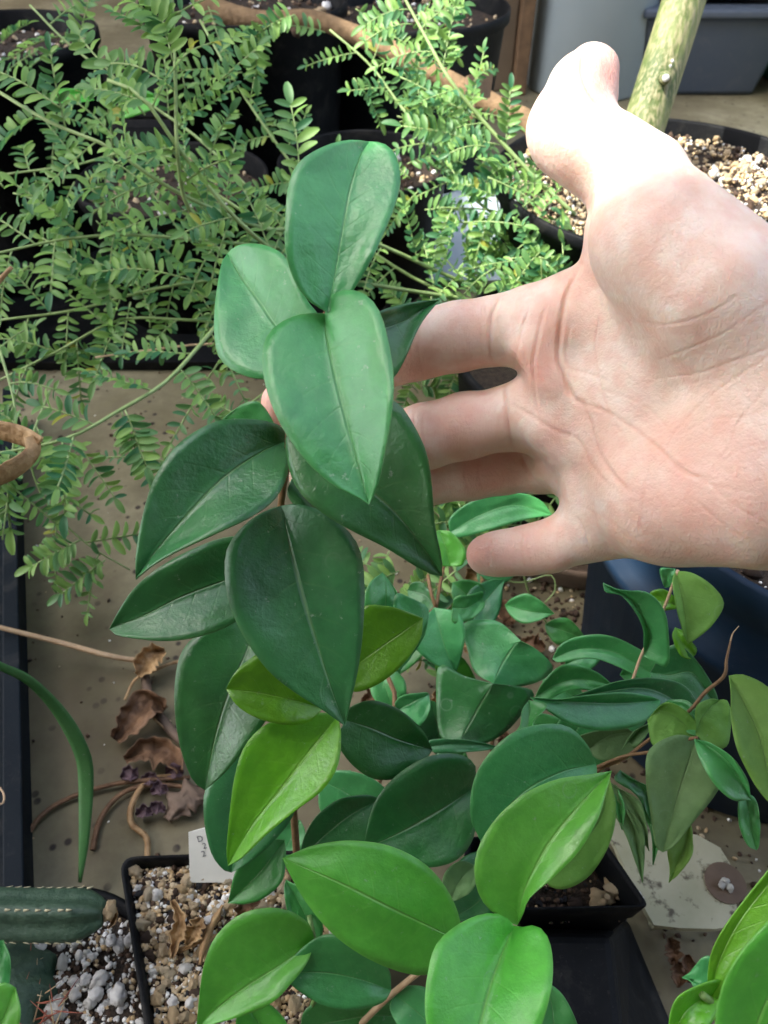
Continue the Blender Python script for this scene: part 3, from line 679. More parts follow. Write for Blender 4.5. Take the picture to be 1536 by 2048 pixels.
R_('mid', [(1058, 1400), (1058, 1440), (1052, 1470), (1056, 1500)], [(1044, 1420), (1040, 1450), (1024, 1475), (1035, 1497)], [(1095, 1410), (1070, 1440), (1062, 1470), (1062, 1495)], .275, .262, .001, .002, .002)
R_('under', [(1392, 1476), (1372, 1540), (1350, 1610), (1326, 1704)], [(1350, 1470), (1298, 1500), (1292, 1560), (1302, 1630), (1310, 1690)], [(1410, 1500), (1440, 1560), (1430, 1590), (1390, 1640), (1350, 1690)], .265, .26, .002, .003, .004, label='pale grey green underside leaf')
R_('olive', [(1392, 1475), (1360, 1440), (1320, 1420), (1295, 1440)], [(1380, 1500), (1340, 1500), (1305, 1490)], [(1395, 1450), (1370, 1420), (1330, 1405)], .272, .278, .001, .002, .002)
R_('mid', [(1388, 1478), (1430, 1500), (1470, 1540), (1502, 1600)], [(1400, 1520), (1430, 1570), (1465, 1600), (1490, 1600)], [(1420, 1485), (1465, 1515), (1495, 1560)], .262, .255, .003, .004, .004)
R_('olive', [(1392, 1468), (1400, 1440), (1420, 1415), (1440, 1400)], [(1390, 1440), (1395, 1410), (1420, 1398)], [(1420, 1495), (1455, 1490), (1462, 1430), (1455, 1402)], .268, .272, .001, .002, .003)
R_('dry', [(1462, 1440), (1480, 1500), (1495, 1570)], [(1440, 1455), (1445, 1520), (1470, 1570)], [(1475, 1440), (1500, 1510), (1510, 1570)], .275, .275, .001, .002, .002) if False else None
R_('olive', [(1458, 1352), (1490, 1410), (1520, 1480), (1550, 1620)], [(1462, 1390), (1462, 1440), (1475, 1500), (1510, 1570)], [(1490, 1350), (1540, 1378), (1580, 1440), (1580, 1540)], .262, .245, .002, .003, .004)
R_('mid', [(1490, 1585), (1500, 1640), (1512, 1700)], [(1478, 1600), (1478, 1650), (1495, 1690)], [(1512, 1600), (1520, 1650), (1518, 1690)], .27, .27, .001, .002, .002)
R_('olive', [(1380, 1640), (1370, 1690), (1338, 1765)], [(1350, 1670), (1335, 1700), (1340, 1740)], [(1385, 1670), (1384, 1710), (1360, 1745)], .272, .27, .001, .002, .002)
for a, b, c_, m_ in (((1215, 1560), (1260, 1600), (1298, 1702), 'under'), ((1225, 1590), (1265, 1650), (1285, 1765), 'under'), ((1232, 1570), (1240, 1610), (1244, 1660), 'mid'),
                  ((1290, 1600), (1312, 1660), (1306, 1730), 'mid'), ((1240, 1540), (1290, 1580), (1305, 1650), 'dark'), ((1255, 1480), (1290, 1450), (1330, 1440), 'under')):
    w = 18 if m_ != 'mid' else 9
    R_(m_, [a, b, c_], [(a[0]-w*.6, a[1]+20), (b[0]-w, b[1]+10)], [(a[0]+w, a[1]+15), (b[0]+w, b[1]), ((b[0]+c_[0])/2+w*.8, (b[1]+c_[1])/2)], .292, .29, .001, .002, .003)
R_('under', [(1175, 1500), (1220, 1470), (1270, 1465), (1275, 1480)], [(1150, 1478), (1200, 1460), (1250, 1455)], [(1200, 1520), (1250, 1520), (1270, 1500)], .31, .305, .001, .002, .002)

# ---- blurred bright leaves at the near right and near left
nr = thing('near_bright_plant', onz(1600, 2100, 0), 'out of focus bright green leaves rising at the near right corner', 'plant')
N_ = lambda *a, **k: leaf(nr, *a, **k)
tube('stem', [(1620, 2300, .30), (1560, 2150, .25), (1480, 2060, .215), (1430, 2010, .205), (1405, 1990, .2)], [.0013, .0012, .001], M['stem_green'], nr, n=20)
N_('lime', [(1420, 2000), (1435, 1930), (1480, 1840), (1560, 1740), (1640, 1650)], [(1415, 1960), (1425, 1900), (1465, 1830), (1540, 1735), (1600, 1670)], [(1440, 1990), (1490, 1930), (1560, 1850), (1640, 1760)], .205, .20, .002, .001, .005)
N_('lime', [(1425, 1992), (1400, 2000), (1365, 2030), (1340, 2090)], [(1440, 1960), (1400, 1970), (1355, 1995), (1338, 2040)], [(1440, 2010), (1420, 2050), (1380, 2100)], .205, .20, .002, .002, .003)
N_('mid', [(1430, 1990), (1405, 1970), (1365, 1955)], [(1425, 1920), (1405, 1915), (1380, 1945)], [(1425, 1995), (1400, 1990), (1380, 1962)], .215, .22, .001, .002, .002)
N_('lime', [(1430, 1995), (1470, 1990), (1500, 2000)], [(1420, 2010), (1440, 2060), (1480, 2080)], [(1460, 1970), (1490, 1960), (1500, 1975)], .208, .2, .001, .002, .002)
N_('bright', [(1500, 2300), (1500, 2100), (1560, 1950), (1680, 1800)], [(1430, 2200), (1428, 2080), (1450, 1960), (1520, 1860), (1600, 1800)], [(1600, 2300), (1680, 2150), (1720, 1950)], .15, .14, .002, .003, .004)
nl = thing('near_left_leaf', onz(-60, 2100, 0), 'out of focus green leaves poking in at the bottom left corner beside the spines', 'plant')
leaf(nl, 'bright', [(-60, 2200), (-25, 2100), (10, 2030), (30, 1975)], [(-90, 2150), (-70, 2050), (-20, 1980), (10, 1965)], [(-10, 2200), (20, 2110), (40, 2030)], .17, .17, .002, .002, .002)
leaf(nl, 'mid', [(-60, 2060), (-30, 2000), (-5, 1930), (5, 1880)], [(-90, 2020), (-60, 1950), (-25, 1890)], [(-20, 2050), (15, 1980), (20, 1920)], .18, .18, .002, .002, .002)
tube('stem', [(-60, 2200, .17), (-70, 2400, .2), (-60, 2700, .24)], [.001, .0012], M['stem_green'], nl, n=8)

# ------------------------------------------------------------------ ground and litter
gv = [(-6, -3, 0), (6, -3, 0), (6, 9, 0), (-6, 9, 0)]
tag(mk('floor', gv, [(0, 1, 2, 3)], M['floor'], smooth=False, origin=(0, 0, 0)), kind='structure')

# ------------------------------------------------------------------ pots
def stone_mesh(name, mat, seed, sub=2, rough=.22):
    bm = bmesh.new(); bmesh.ops.create_icosphere(bm, subdivisions=sub, radius=1)
    o = Vector((seed*3.1, seed*1.7, 0)); s = Vector((1, .75+.3*((seed*37) % 10)/10, .6+.3*((seed*53) % 10)/10))
    for v in bm.verts:
        k = 1+rough*mnoise.noise(v.co*1.3+o)*2+rough*.5*mnoise.noise(v.co*3.1+o)*2+(.07*mnoise.noise(v.co*8+o) if sub > 2 else 0)
        v.co = Vector((v.co.x*s.x, v.co.y*s.y, v.co.z*s.z))*k
    me = bpy.data.meshes.new(name); bm.to_mesh(me); bm.free(); me.polygons.foreach_set('use_smooth', [True]*len(me.polygons))
    me.materials.append(mat); return me
STONES = {k: [stone_mesh(k, M[k], i+j*7, 3 if k in ('perlite', 'pumice') else 1, .2 if k == 'perlite' else .27) for i in range(5)] for j, k in enumerate(('perlite', 'pumice', 'bark_chip', 'char'))}
def pts_in_poly(p, poly):
    x, y = p; c = False; j = len(poly)-1
    for i in range(len(poly)):
        if (poly[i][1] > y) != (poly[j][1] > y) and x < (poly[j][0]-poly[i][0])*(y-poly[i][1])/(poly[j][1]-poly[i][1])+poly[i][0]: c = not c
        j = i
    return c
def grit(parent, poly, z, n_small, n_big, mixw, small=(.0006, .0017), big=(.0018, .0036), mound=.002, bigmix=None):
    """poly in world xy; small grains joined as stuff, large lumps as parts"""
    xs = [p[0] for p in poly]; ys = [p[1] for p in poly]; kinds = list(mixw); wts = [mixw[k] for k in kinds]
    base = wloc(parent)
    def rp():
        while True:
            p = (random.uniform(min(xs), max(xs)), random.uniform(min(ys), max(ys)))
            if pts_in_poly(p, poly): return p
    groups = {k: [] for k in kinds}
    for i in range(n_small): groups[random.choices(kinds, wts)[0]].append((rp(), random.uniform(*small)*random.uniform(.7, 1.15)))
    for k, L in groups.items():
        if not L: continue
        Vs = []; Fs = []; T = []; n = 0
        srcs = []
        for me in STONES[k]:
            bm = bmesh.new(); bmesh.ops.create_icosphere(bm, subdivisions=1, radius=1)
            o = Vector((random.random()*9, 0, 0))
            co = np.array([tuple(v.co*(1+.5*mnoise.noise(v.co*1.5+o))) for v in bm.verts]); fc = np.array([[v.index for v in f.verts] for f in bm.faces]); bm.free(); srcs.append((co, fc))
        for (x, y), r in L:
            co, fc = random.choice(srcs); R = np.array(Matrix.Rotation(random.uniform(0, 6.28), 3, Vector((random.random(), random.random(), random.random()+.1)).normalized()))
            sc = np.array([1, random.uniform(.6, 1), random.uniform(.5, .9)])*r
            zz = z+mound*mnoise.noise(Vector((x*60, y*60, 0)))+random.uniform(-.4, .7)*r
            Vs.append((co*sc)@R.T+np.array([x-base.x, y-base.y, zz-base.z])); Fs.append(fc+n); T += [random.random()]*len(co); n += len(co)
        V = np.concatenate(Vs); Fc = np.concatenate(Fs)
        me = bpy.data.meshes.new('grit'); me.from_pydata(V.tolist(), [], Fc.tolist())
        a = me.attributes.new('tint', 'FLOAT', 'POINT'); a.data.foreach_set('value', T)
        me.polygons.foreach_set('use_smooth', [True]*len(me.polygons)); me.materials.append(M[k])
        ob = bpy.data.objects.new('grit', me); scene.collection.objects.link(ob); ob.parent = parent; tag(ob, kind='stuff')
    bm_ = bigmix or mixw; kinds = list(bm_); wts = [bm_[k] for k in kinds]
    for i in range(n_big):
        k = random.choices(kinds, wts)[0]; x, y = rp(); r = random.uniform(*big)
        pebble(parent, k, (x, y, z+mound*mnoise.noise(Vector((x*60, y*60, 0)))+r*.3), r)
def pebble(parent, k, p, r, sx=1):
    ob = bpy.data.objects.new('pebble', random.choice(STONES[k])); scene.collection.objects.link(ob); ob.parent = parent
    ob.location = Vector(p)-wloc(parent); ob.rotation_euler = [random.uniform(0, 6.28) for _ in range(3)]; ob.scale = (r*sx, r, r)
def soil_sheet(parent, poly, z, name='soil'):
    c = Vector((sum(p[0] for p in poly)/len(poly), sum(p[1] for p in poly)/len(poly), z)); V = [c]; n = len(poly); rings = 14
    for k in range(1, rings+1):
        for p in poly:
            q = c.lerp(Vector((p[0], p[1], z)), k/rings); q.z += .0022*mnoise.noise(q*90)*(1 if k < rings else 0)+.0015*mnoise.noise(q*400)*(1 if k < rings else 0); V.append(q)
    Fc = [(0, 1+i, 1+(i+1) % n) for i in range(n)]
    for k in range(rings-1):
        for i in range(n): Fc.append((1+k*n+i, 1+(k+1)*n+i, 1+(k+1)*n+(i+1) % n, 1+k*n+(i+1) % n))
    return mk(name, V, Fc, M['soil'], parent)
def round_poly(c4, r, seg=5):
    """round the corners of a quad (list of 2D) with radius r"""
    out = []; n = len(c4)
    for i in range(n):
        p = Vector(c4[i]); a = (Vector(c4[i-1])-p).normalized(); b = (Vector(c4[(i+1) % n])-p).normalized()
        s = p+a*r; e = p+b*r
        for k in range(seg+1):
            t = k/seg; out.append((s*(1-t)**2+p*2*t*(1-t)+e*t*t))
    return [(q.x, q.y) for q in out]
def dense(poly, step=.004):
    o = []
    for i, p in enumerate(poly):
        q = poly[(i+1) % len(poly)]; L = math.hypot(q[0]-p[0], q[1]-p[1]); n = max(1, int(L/step))
        o += [(p[0]+(q[0]-p[0])*k/n, p[1]+(q[1]-p[1])*k/n) for k in range(n)]
    return o
def square_pot(name, px4, zr, label, mat='black', soil_drop=.008, taper=.72, group=None, lipw=.0022, rad=.008):
    c4 = [onz(x, y, zr) for x, y in px4]; c4 = [(v.x, v.y) for v in c4]
    cx = sum(p[0] for p in c4)/4; cy = sum(p[1] for p in c4)/4
    t = thing(name, (cx, cy, 0), label, 'pot', group)
    out = round_poly(c4, rad); n = len(out)
    def ring(s, z, off=0):
        R = []
        for x, y in out:
            dx, dy = x-cx, y-cy; L = math.hypot(dx, dy); k = s*(L+off)/L; R.append(Vector((cx+dx*k, cy+dy*k, z)))
        return R
    prof = [(taper, 0.001, -.004), (taper, 0.001, 0), (.93, zr-.016, 0), (.955, zr-.0155, .0), (1, zr-.001, 0), (1, zr, -.0006), (1, zr, -lipw), (.985, zr-.003, -lipw), (.93, zr-.03, -lipw), (taper, .004, -lipw)]
    V = []; Fc = []
    for s, z, off in prof: V += ring(s, z, off)
    for i in range(len(prof)-1):
        for k in range(n): Fc.append((i*n+k, i*n+(k+1) % n, (i+1)*n+(k+1) % n, (i+1)*n+k))
    Fc.append(tuple(range(n))[::-1]); Fc.append(tuple((len(prof)-1)*n+k for k in range(n)))
    mk('pot_body', V, Fc, M[mat], t)
    inner = [(v.x, v.y) for v in ring(.965, 0, -lipw)]
    soil_sheet(t, dense(inner), zr-soil_drop)
    return t, inner
def round_pot(name, c, r, h, label, mat='black', soil=None, taper=.8, rim=.008, group=None, cat='pot', ribs=0, sx=1, thick=.003):
    t = thing(name, (c[0], c[1], c[2] if len(c) > 2 else 0), label, cat, group); z0 = c[2] if len(c) > 2 else 0
    prof = [(0.001, .001), (r*taper*.97, .001), (r*taper, .004)]
    hz = h-rim*3
    if ribs:
        prof += [(r*.925, hz*.93), (r*.98, hz*.935), (r*.985, hz), (r*.945, hz+.001), (r*.95, h-rim*1.3), (r*1.0, h-rim*1.2)]
    else: prof += [(r*.96, h-rim*1.05), (r, h-rim)]
    prof += [(r, h-.001), (r-.001, h), (r-thick, h), (r-thick-.001, h-.002), (r*.93-thick, h-.03), (r*taper-thick, .006)]
    v, f = lathe_geo((c[0], c[1], z0), prof, 72); mk('pot_body', v, f, M[mat], t)
    poly = None
    if soil is not None:
        poly = [(c[0]+(r*.965-thick)*cos(2*pi*k/60), c[1]+(r*.965-thick)*sin(2*pi*k/60)) for k in range(60)]
        soil_sheet(t, poly, z0+h-soil)
    return t, poly

random.seed(11)
potA, inA = square_pot('square_pot', [(236, 1712), (690, 1695), (760, 2110), (296, 2110)], .085, 'square black plastic pot filled with pale gritty pebbles')
grit(potA, inA, .078, 5200, 230, dict(pumice=6, perlite=1.8, bark_chip=2.2, char=.35), big=(.0017, .0034))
M['writing'] = simple('pencil', (.12, .13, .14), (.2, .2, .22), 200, .7, 0)
# dead leaves and twigs lying in the pot
def dry_leaf(name, pts, wpx, mat, label, cat, parent=None, lift=.002, seed=0, curl=.004):
    """pts: pixel polyline on height z, curled lamina"""
    P = catmull([(x, y, z) for x, y, z in pts], 28); V = []; Fc = []; rnd = random.Random(seed)
    for i, q in enumerate(P):
        t = i/27; w = wpx*(sin(pi*min(.96, max(.06, t)))**.6)*(1+.55*mnoise.noise(Vector((t*7, seed*3, 0))))
        a = P[min(27, i+1)]-P[max(0, i-1)]; nx_, ny_ = -a[1], a[0]; L = math.hypot(nx_, ny_)+1e-6
        for j in range(-5, 6):
            s = j/5; ws = w*(1+.5*mnoise.noise(Vector((t*9, seed+2*(1 if s > 0 else -1), 5)))); k_ = wpx/1539*.35; c = onz(q[0]+nx_/L*ws*s, q[1]+ny_/L*ws*s, q[2]+curl*(s*s)+lift+k_*(.45*mnoise.noise(Vector((t*5, s*2.5, seed)))+.35*abs(mnoise.noise(Vector((t*11, s*5, seed)))))); V.append(c)
    for i in range(27):
        for j in range(10): Fc.append((i*11+j, i*11+j+1, (i+1)*11+j+1, (i+1)*11+j))
    o = mk(name, V, Fc, M[mat], parent, solid=.0003)
    if not parent: tag(o, label, cat)
    return o
dl = dry_leaf('dry_leaf', [(345, 1800, .082), (360, 1840, .084), (352, 1880, .082), (345, 1915, .08)], 13, 'dry', 'narrow curled tan dead leaf standing in the gritty pot', 'dead leaf', seed=1)
dry_leaf('dry_leaf', [(375, 1890, .082), (392, 1855, .086), (402, 1835, .084)], 17, 'dry', 'crumpled tan dead leaf lying on grit in the square pot', 'dead leaf', seed=2)
dry_leaf('dry_leaf', [(400, 1930, .084), (410, 1880, .087), (425, 1850, .086), (445, 1810, .084)], 8, 'dry', 'long pale rolled dead leaf beside the young leaves', 'dead leaf', seed=3, curl=-.003)
dry_leaf('dry_leaf', [(480, 1840, .084), (490, 1810, .088), (520, 1800, .084)], 16, 'drybrown', 'crumpled dark brown dead leaf at the back of the grit', 'dead leaf', seed=4)
for i, (a, b) in enumerate((((360, 1905), (440, 1868)), ((352, 1900), (430, 1878)))):
    tag(tube('dry_twig', [onz(*a, .083), onz((a[0]+b[0])/2, (a[1]+b[1])/2-2, .0865), onz(*b, .085)], .0005, M['dry'], sides=6), 'thin tan twig lying across the grit, %s of a crossed pair' % ('upper' if i == 0 else 'lower'), 'twig', 'twigs in the gritty pot')
# plant label with pencil writing
lb = thing('plant_label', onz(420, 1745, .08), 'white plastic plant label stuck in the gritty pot with pencil marks', 'plant label')
a, b, c_, d_ = [at(x, y, .325) for x, y in ((377, 1664), (478, 1636), (498, 1765), (380, 1765))]
nrm = (b-a).cross(d_-a).normalized()
mk('label_card', [a, b, c_, d_], [(0, 1, 2, 3)], M['white'], lb, smooth=False, solid=.0006, bevel=.0002)
for ch, x, y in (('D', 402, 1682), ('2', 411, 1696), ('2', 409, 1712)):
    cu = bpy.data.curves.new('writing', 'FONT'); cu.body = ch; cu.size = .0036; cu.align_x = 'CENTER'; cu.extrude = .00003
    tmp = bpy.data.objects.new('tmp', cu); scene.collection.objects.link(tmp)
    me = bpy.data.meshes.new_from_object(tmp.evaluated_get(bpy.context.evaluated_depsgraph_get())); bpy.data.objects.remove(tmp)
    o = bpy.data.objects.new('writing', me); scene.collection.objects.link(o); o.parent = lb; me.materials.append(M['writing'])
    xa = (b-a).normalized(); zn = xa.cross((a-d_).normalized()).normalized(); ya = zn.cross(xa)
    p = at(x, y, .325)+zn*.0005
    R = Matrix((xa, ya, zn)).transposed().to_4x4(); o.matrix_local = Matrix.Translation(p-wloc(lb)) @ R

potB, inB = square_pot('square_pot', [(930, 1672), (1205, 1672), (1302, 1814), (925, 1822)], .085, 'square black plastic pot with sunken dark soil behind the young shoot', soil_drop=.022, rad=.004)
grit(potB, inB, .064, 500, 6, dict(bark_chip=5, pumice=.5, char=1))
for x, y, r in ((1222, 1760, .003), (1232, 1776, .0046), (1245, 1790, .0040), (1200, 1795, .0042), (1190, 1805, .0028), (1215, 1798, .003)): pebble(potB, 'pumice', onz(x, y, .068), r)
pebble(potB, 'perlite', onz(1272, 1795, .07), .0035)
potC = thing('upturned_pot', onz(1150, 2000, 0), 'dark navy square pot turned upside down at the bottom edge beside the plate scrap', 'pot')
tc = [onz(x, y, .068) for x, y in ((965, 1868), (1222, 1872), (1252, 2150), (960, 2150))]; bc = [onz(x, y, .002) for x, y in ((930, 1820), (1255, 1835), (1372, 2110), (930, 2200))]
mk('pot_body', bc+tc, [(3, 2, 1, 0), (4, 5, 6, 7), (0, 1, 5, 4), (1, 2, 6, 5), (2, 3, 7, 6), (3, 0, 4, 7)], M['black'], potC, smooth=False, bevel=.003)

# round pot with perlite, stapelia stem and cactus spines
potD, inD = round_pot('round_pot', onz(75, 2060, .078)[:2] + (0,) if False else (onz(75, 2050, .078).x, onz(75, 2050, .078).y, 0), .050, .078, 'round black pot of white perlite in the bottom left corner', soil=.008, mat='black')
grit(potD, inD, .070, 3600, 140, dict(perlite=5, bark_chip=3, pumice=1), bigmix=dict(perlite=6, pumice=1), big=(.0014, .0027))
for x, y, r in ((237, 1990, .0052), (200, 1958, .0048), (60, 1965, .0052), (110, 2020, .0056), (125, 1925, .0036), (190, 1990, .0038), (40, 1893, .0040), (75, 1895, .0052), (170, 1960, .0030), (222, 1880, .003), (180, 2005, .003), (150, 1990, .003)):
    pebble(potD, 'perlite', onz(x, y, .0735), r*.82)
# four-angled toothed succulent stem
M['succ'] = simple('succulent_skin', (.014, .045, .026), (.045, .09, .055), 260, .55, .6, .0012, 400)
M['tooth'] = simple('tooth_tip', (.26, .25, .15), (.4, .37, .24), 200, .7, .2)
su = thing('toothed_succulent_stem', onz(60, 1835, .085), 'thick grey green four angled succulent stem with pale teeth lying over perlite', 'succulent')
V = []; Fc = []; ns = 60; dS = .30
def sfr(t): return at(-140+348*t, 1822+10*sin(t*2.2)-2, .292-.006*t)
axd = (at(210, 1822, .29)-at(-140, 1822, .296)).normalized()
up_ = Vector((0, .25, 1)); up_ = (up_-axd*up_.dot(axd)).normalized(); sd_ = axd.cross(up_)
teeth = []
for i in range(ns+1):
    t = i/ns; c = sfr(t); R = .0092*(1-.55*max(0, t-.82)**2*30)*1.0; R = max(R, .003)
    for k in range(24):
        an = 2*pi*k/24+radians(22); lob = abs(cos(2*(an-radians(22)))); rr = R*(.66+.36*lob**2.2)
        V.append(c+(up_*cos(an)+sd_*sin(an))*rr)
for i in range(ns):
    for k in range(24): Fc.append((i*24+k, i*24+(k+1) % 24, (i+1)*24+(k+1) % 24, (i+1)*24+k))
Fc += [tuple(range(24))[::-1], tuple(ns*24+k for k in range(24))]
mk('stem_body', V, Fc, M['succ'], su)
for kk in range(4):
    for i in range(14):
        t = .08+.85*i/14+.02*(kk % 2)+random.uniform(-.012, .012); c = sfr(t); R = .0092*1.0; an = pi/2*kk+radians(22)
        d = up_*cos(an)+sd_*sin(an); b0 = c+d*R*.96
        v, f = tube_geo([b0-axd*.0010, b0+d*.0004+axd*.0003, b0+d*.0009+axd*.0014], [.0006, .0004, .0001], 6); mk('tooth', v, f, M['tooth'], su)
for x, y, r in ((222, 1812, .0022), (219, 1822, .0026), (216, 1832, .002)): pebble(su, 'pumice', at(x, y, .286), r)
dry_leaf('dry_tip', [(232, 1815, .088), (228, 1840, .083), (216, 1858, .08)], 5, 'dry', '', '', parent=su, seed=9)
# spiny cactus
ca = thing('spiny_cactus', onz(20, 2010, .075), 'small round green cactus with crossed red and straw coloured spines among perlite', 'cactus')
bm = bmesh.new(); bmesh.ops.create_uvsphere(bm, u_segments=40, v_segments=20, radius=.022)
for v in bm.verts:
    a = math.atan2(v.co.y, v.co.x); k = 1+.07*cos(a*10); v.co.x *= k; v.co.y *= k; v.co.z *= .75
cc = onz(0, 1990, .07); me = bpy.data.meshes.new('cactus_body'); bm.to_mesh(me); bm.free(); me.polygons.foreach_set('use_smooth', [True]*len(me.polygons)); me.materials.append(M['succ'])
o = bpy.data.objects.new('cactus_body', me); scene.collection.objects.link(o); o.parent = ca; o.location = cc-wloc(ca)
M['spine_red'] = simple('spine_red', (.25, .05, .03), (.4, .14, .08), 300, .5, 0); M['spine_tan'] = simple('spine_tan', (.5, .36, .18), (.6, .48, .3), 300, .5, 0)
random.seed(5)
for i in range(34):
    x, y = random.choice(((45, 1985), (60, 2040), (100, 2050), (20, 1950), (30, 2035), (75, 2000), (100, 2025))); b0 = onz(x+random.uniform(-12, 12), y+random.uniform(-12, 12), .076)
    a = random.uniform(-pi, pi); L = random.uniform(.007, .017); d = Vector((cos(a), sin(a)*.8+.2, random.uniform(.15, .7))).normalized()
    tube('spine', [b0, b0+d*L*.5, b0+d*L+Vector((0, 0, .001))], [.00035, .00028, .00006], M['spine_red' if random.random() < .55 else 'spine_tan'], ca, sides=5)

# big navy pot on the right
potE, inE = round_pot('navy_pot', (.222, .272, 0), .121, .195, 'big navy blue round plant pot with stepped rim, perlite soil on top, under the wrist', mat='navy', soil=.014, taper=.80, rim=.016, ribs=1)
grit(potE, inE, .182, 1500, 60, dict(perlite=4, bark_chip=4, pumice=1), big=(.002, .0038))
# trunk pot behind the hand
potF, inF = round_pot('nursery_pot', (.215, .585, 0), .132, .19, 'wide black nursery pot of tan gritty soil at the foot of the green trunk', soil=.014, taper=.8, rim=.01)
grit(potF, inF, .178, 5200, 240, dict(perlite=1.6, pumice=6, bark_chip=3), small=(.0010, .0022), big=(.0022, .0042), mound=.006)
lf = leaf(potF, 'mid', [(1490, 400), (1505, 392), (1518, 388)], [(1500, 385), (1512, 380)], [(1500, 402), (1512, 398)], .59, .59, .001, .001, .001)
lf.name = 'seedling_leaf'
# green trunk
M['trunk'] = None
t = NT('green_bark'); w = t.n('ShaderNodeTexWave'); w.inputs['Scale'].default_value = 55; w.inputs['Distortion'].default_value = 9; w.inputs['Detail'].default_value = 4; w.bands_direction = 'X'
mp = t.n('ShaderNodeMapping'); mp.inputs['Scale'].default_value = (1, 1, .12); t.l(t.tc.outputs['Object'], mp.inputs[0]); t.l(mp.outputs[0], w.inputs['Vector'])
n1 = t.noise(26, 4); n2 = t.noise(420, 4, .6, mp.outputs[0])
cc_ = t.mix(t.ramp(n1, [(.42, 0.), (.58, 1.)]), (.17, .21, .07), (.07, .11, .03)); cc_ = t.mix(t.ramp(n2, [(.45, 0.), (.6, .8)]), cc_, (.32, .30, .17))
t.set(Base_Color=cc_, Roughness=.55, Normal=t.bump(n2, .7, .0012, t.bump(w.outputs['Fac'], .3, .0008))); M['trunk'] = t.m
tk = thing('green_trunk', onz(1290, 330, .17), 'thick smooth leaning green trunk with a round leaf scar, brightly sunlit', 'tree')
dT = .58
tube('trunk', [at(1240, 430, .60), at(1285, 260, dT), at(1330, 120, .565), at(1368, 0, .55), at(1440, -240, .53), at(1480, -420, .52)], [.0165, .0158, .0155, .0152, .015, .0145], M['trunk'], tk, sides=32)
p = at(1331, 156, .5505); nrm = (CP-p).normalized()
nrm = (nrm+RT*.15).normalized()
tube('leaf_scar', [p-nrm*.004, p+nrm*.0005, p+nrm*.0018, p+nrm*.0018], [.0046, .0042, .0036, .0001], M['trunk'], tk, sides=20)
tube('leaf_scar', [p+nrm*.0016, p+nrm*.0022], [.0026, .0024], M['white'], tk, sides=16)
for x, y in ((1345, 122), (1341, 132), (1352, 40), (1357, 20)):
    pebble(tk, 'perlite', at(x, y, .549), .0012)

# saucer and pot behind little finger
sa = thing('clay_saucer', onz(1190, 1190, 0), 'shallow brown clay saucer on the floor under a black pot behind the little finger', 'saucer')
v, f = lathe_geo((.155, .46, 0), [(.0, .002), (.115, .002), (.124, .026), (.127, .026), (.127, .022), (.118, .0)], 64); mk('saucer', v, f, M['clay'], sa)
potG, inG = round_pot('nursery_pot', (.155, .46, .006), .108, .12, 'black nursery pot standing in the brown clay saucer', soil=.02, taper=.86)

# background pots (left and top)
bgp = [((-.40, .90), .105, .21, 'tall black nursery pot furthest left behind the feathery shrub'),
       ((-.155, 1.0), .115, .22, 'black nursery pot behind the vertical green stem'),
       ((-.46, .66), .10, .15, 'black pot with brown soil at the left edge of the shrub'),
       ((.03, 1.07), .12, .20, 'black nursery pot under the arching brown branch'),
       ((-.20, .74), .09, .13, 'low black pot buried deep inside the feathery shrub'),
       ((-.02, .78), .085, .13, 'low black pot behind the topmost glossy leaf')]
for (x, y), r, h, lab in bgp:
    q, inn = round_pot('nursery_pot', (x, y, 0), r, h, lab, soil=.02, taper=.82, rim=.012, group='black pots behind the shrub')
    grit(q, inn, h-.02, 260, 8, dict(bark_chip=4, pumice=2, perlite=1), small=(.002, .004), big=(.004, .007))
for i, (cx, cy, w, d) in enumerate(((-.36, 1.0, .62, .52), (-.27, .69, .56, .17), (-.50, 1.42, 1.2, .30))):  # flat black trays added to darken the floor seen through the shrub
    nt = thing('nursery_tray', (cx, cy, 0), ['wide black nursery tray on the floor under the far black pots', 'small black nursery tray under the left part of the shrub', 'black nursery tray furthest back beside the brown board'][i], 'tray')
    V = [Vector((cx+sx*w/2*s, cy+sy*d/2*s, z)) for s, z in ((.96, .001), (1, .012 if i != 9 else 0), (.985, .012), (.95, .004)) for sx, sy in ((-1, -1), (1, -1), (1, 1), (-1, 1))]
    mk('tray_shell', V, [(3, 2, 1, 0)]+[(r*4+k, r*4+(k+1) % 4, r*4+4+(k+1) % 4, r*4+4+k) for r in range(3) for k in range(4)]+[(12, 13, 14, 15)], M['black'], nt, smooth=False)
# long blue black tray on the left
tr = thing('long_tray', onz(0, 1300, 0), 'long dark blue plastic tray along the left edge of the stained floor', 'tray')
e0 = onz(20, 790, .03); e1 = onz(32, 1790, .03)
dr = (e1-e0); pr = Vector((-dr.y, dr.x, 0)).normalized(); pr = pr if pr.x < 0 else -pr
q = [e0, e1, e1+pr*.25, e0+pr*.25]
def slab(a, b, wdt, z0, z1, side):
    n = side*wdt; P = [a, b, b+n, a+n]; V = [Vector((p.x, p.y, z0)) for p in P]+[Vector((p.x, p.y, z1)) for p in P]
    return V, [(0, 3, 2, 1), (4, 5, 6, 7), (0, 1, 5, 4), (1, 2, 6, 5), (2, 3, 7, 6), (3, 0, 4, 7)]
ext = dr.normalized()*.12
mk('tray_side', *slab(e0, e1+ext, .004, .001, .035, pr), M['tray'], tr, smooth=False, bevel=.001)
mk('tray_base', *slab(e0+pr*.0045, e1+ext+pr*.0045, .24, .001, .004, pr), M['tray'], tr, smooth=False)
mk('tray_rim', *slab(e0-pr*.006, e1+ext-pr*.006, .0095, .0355, .038, pr), M['tray'], tr, smooth=False, bevel=.0008)

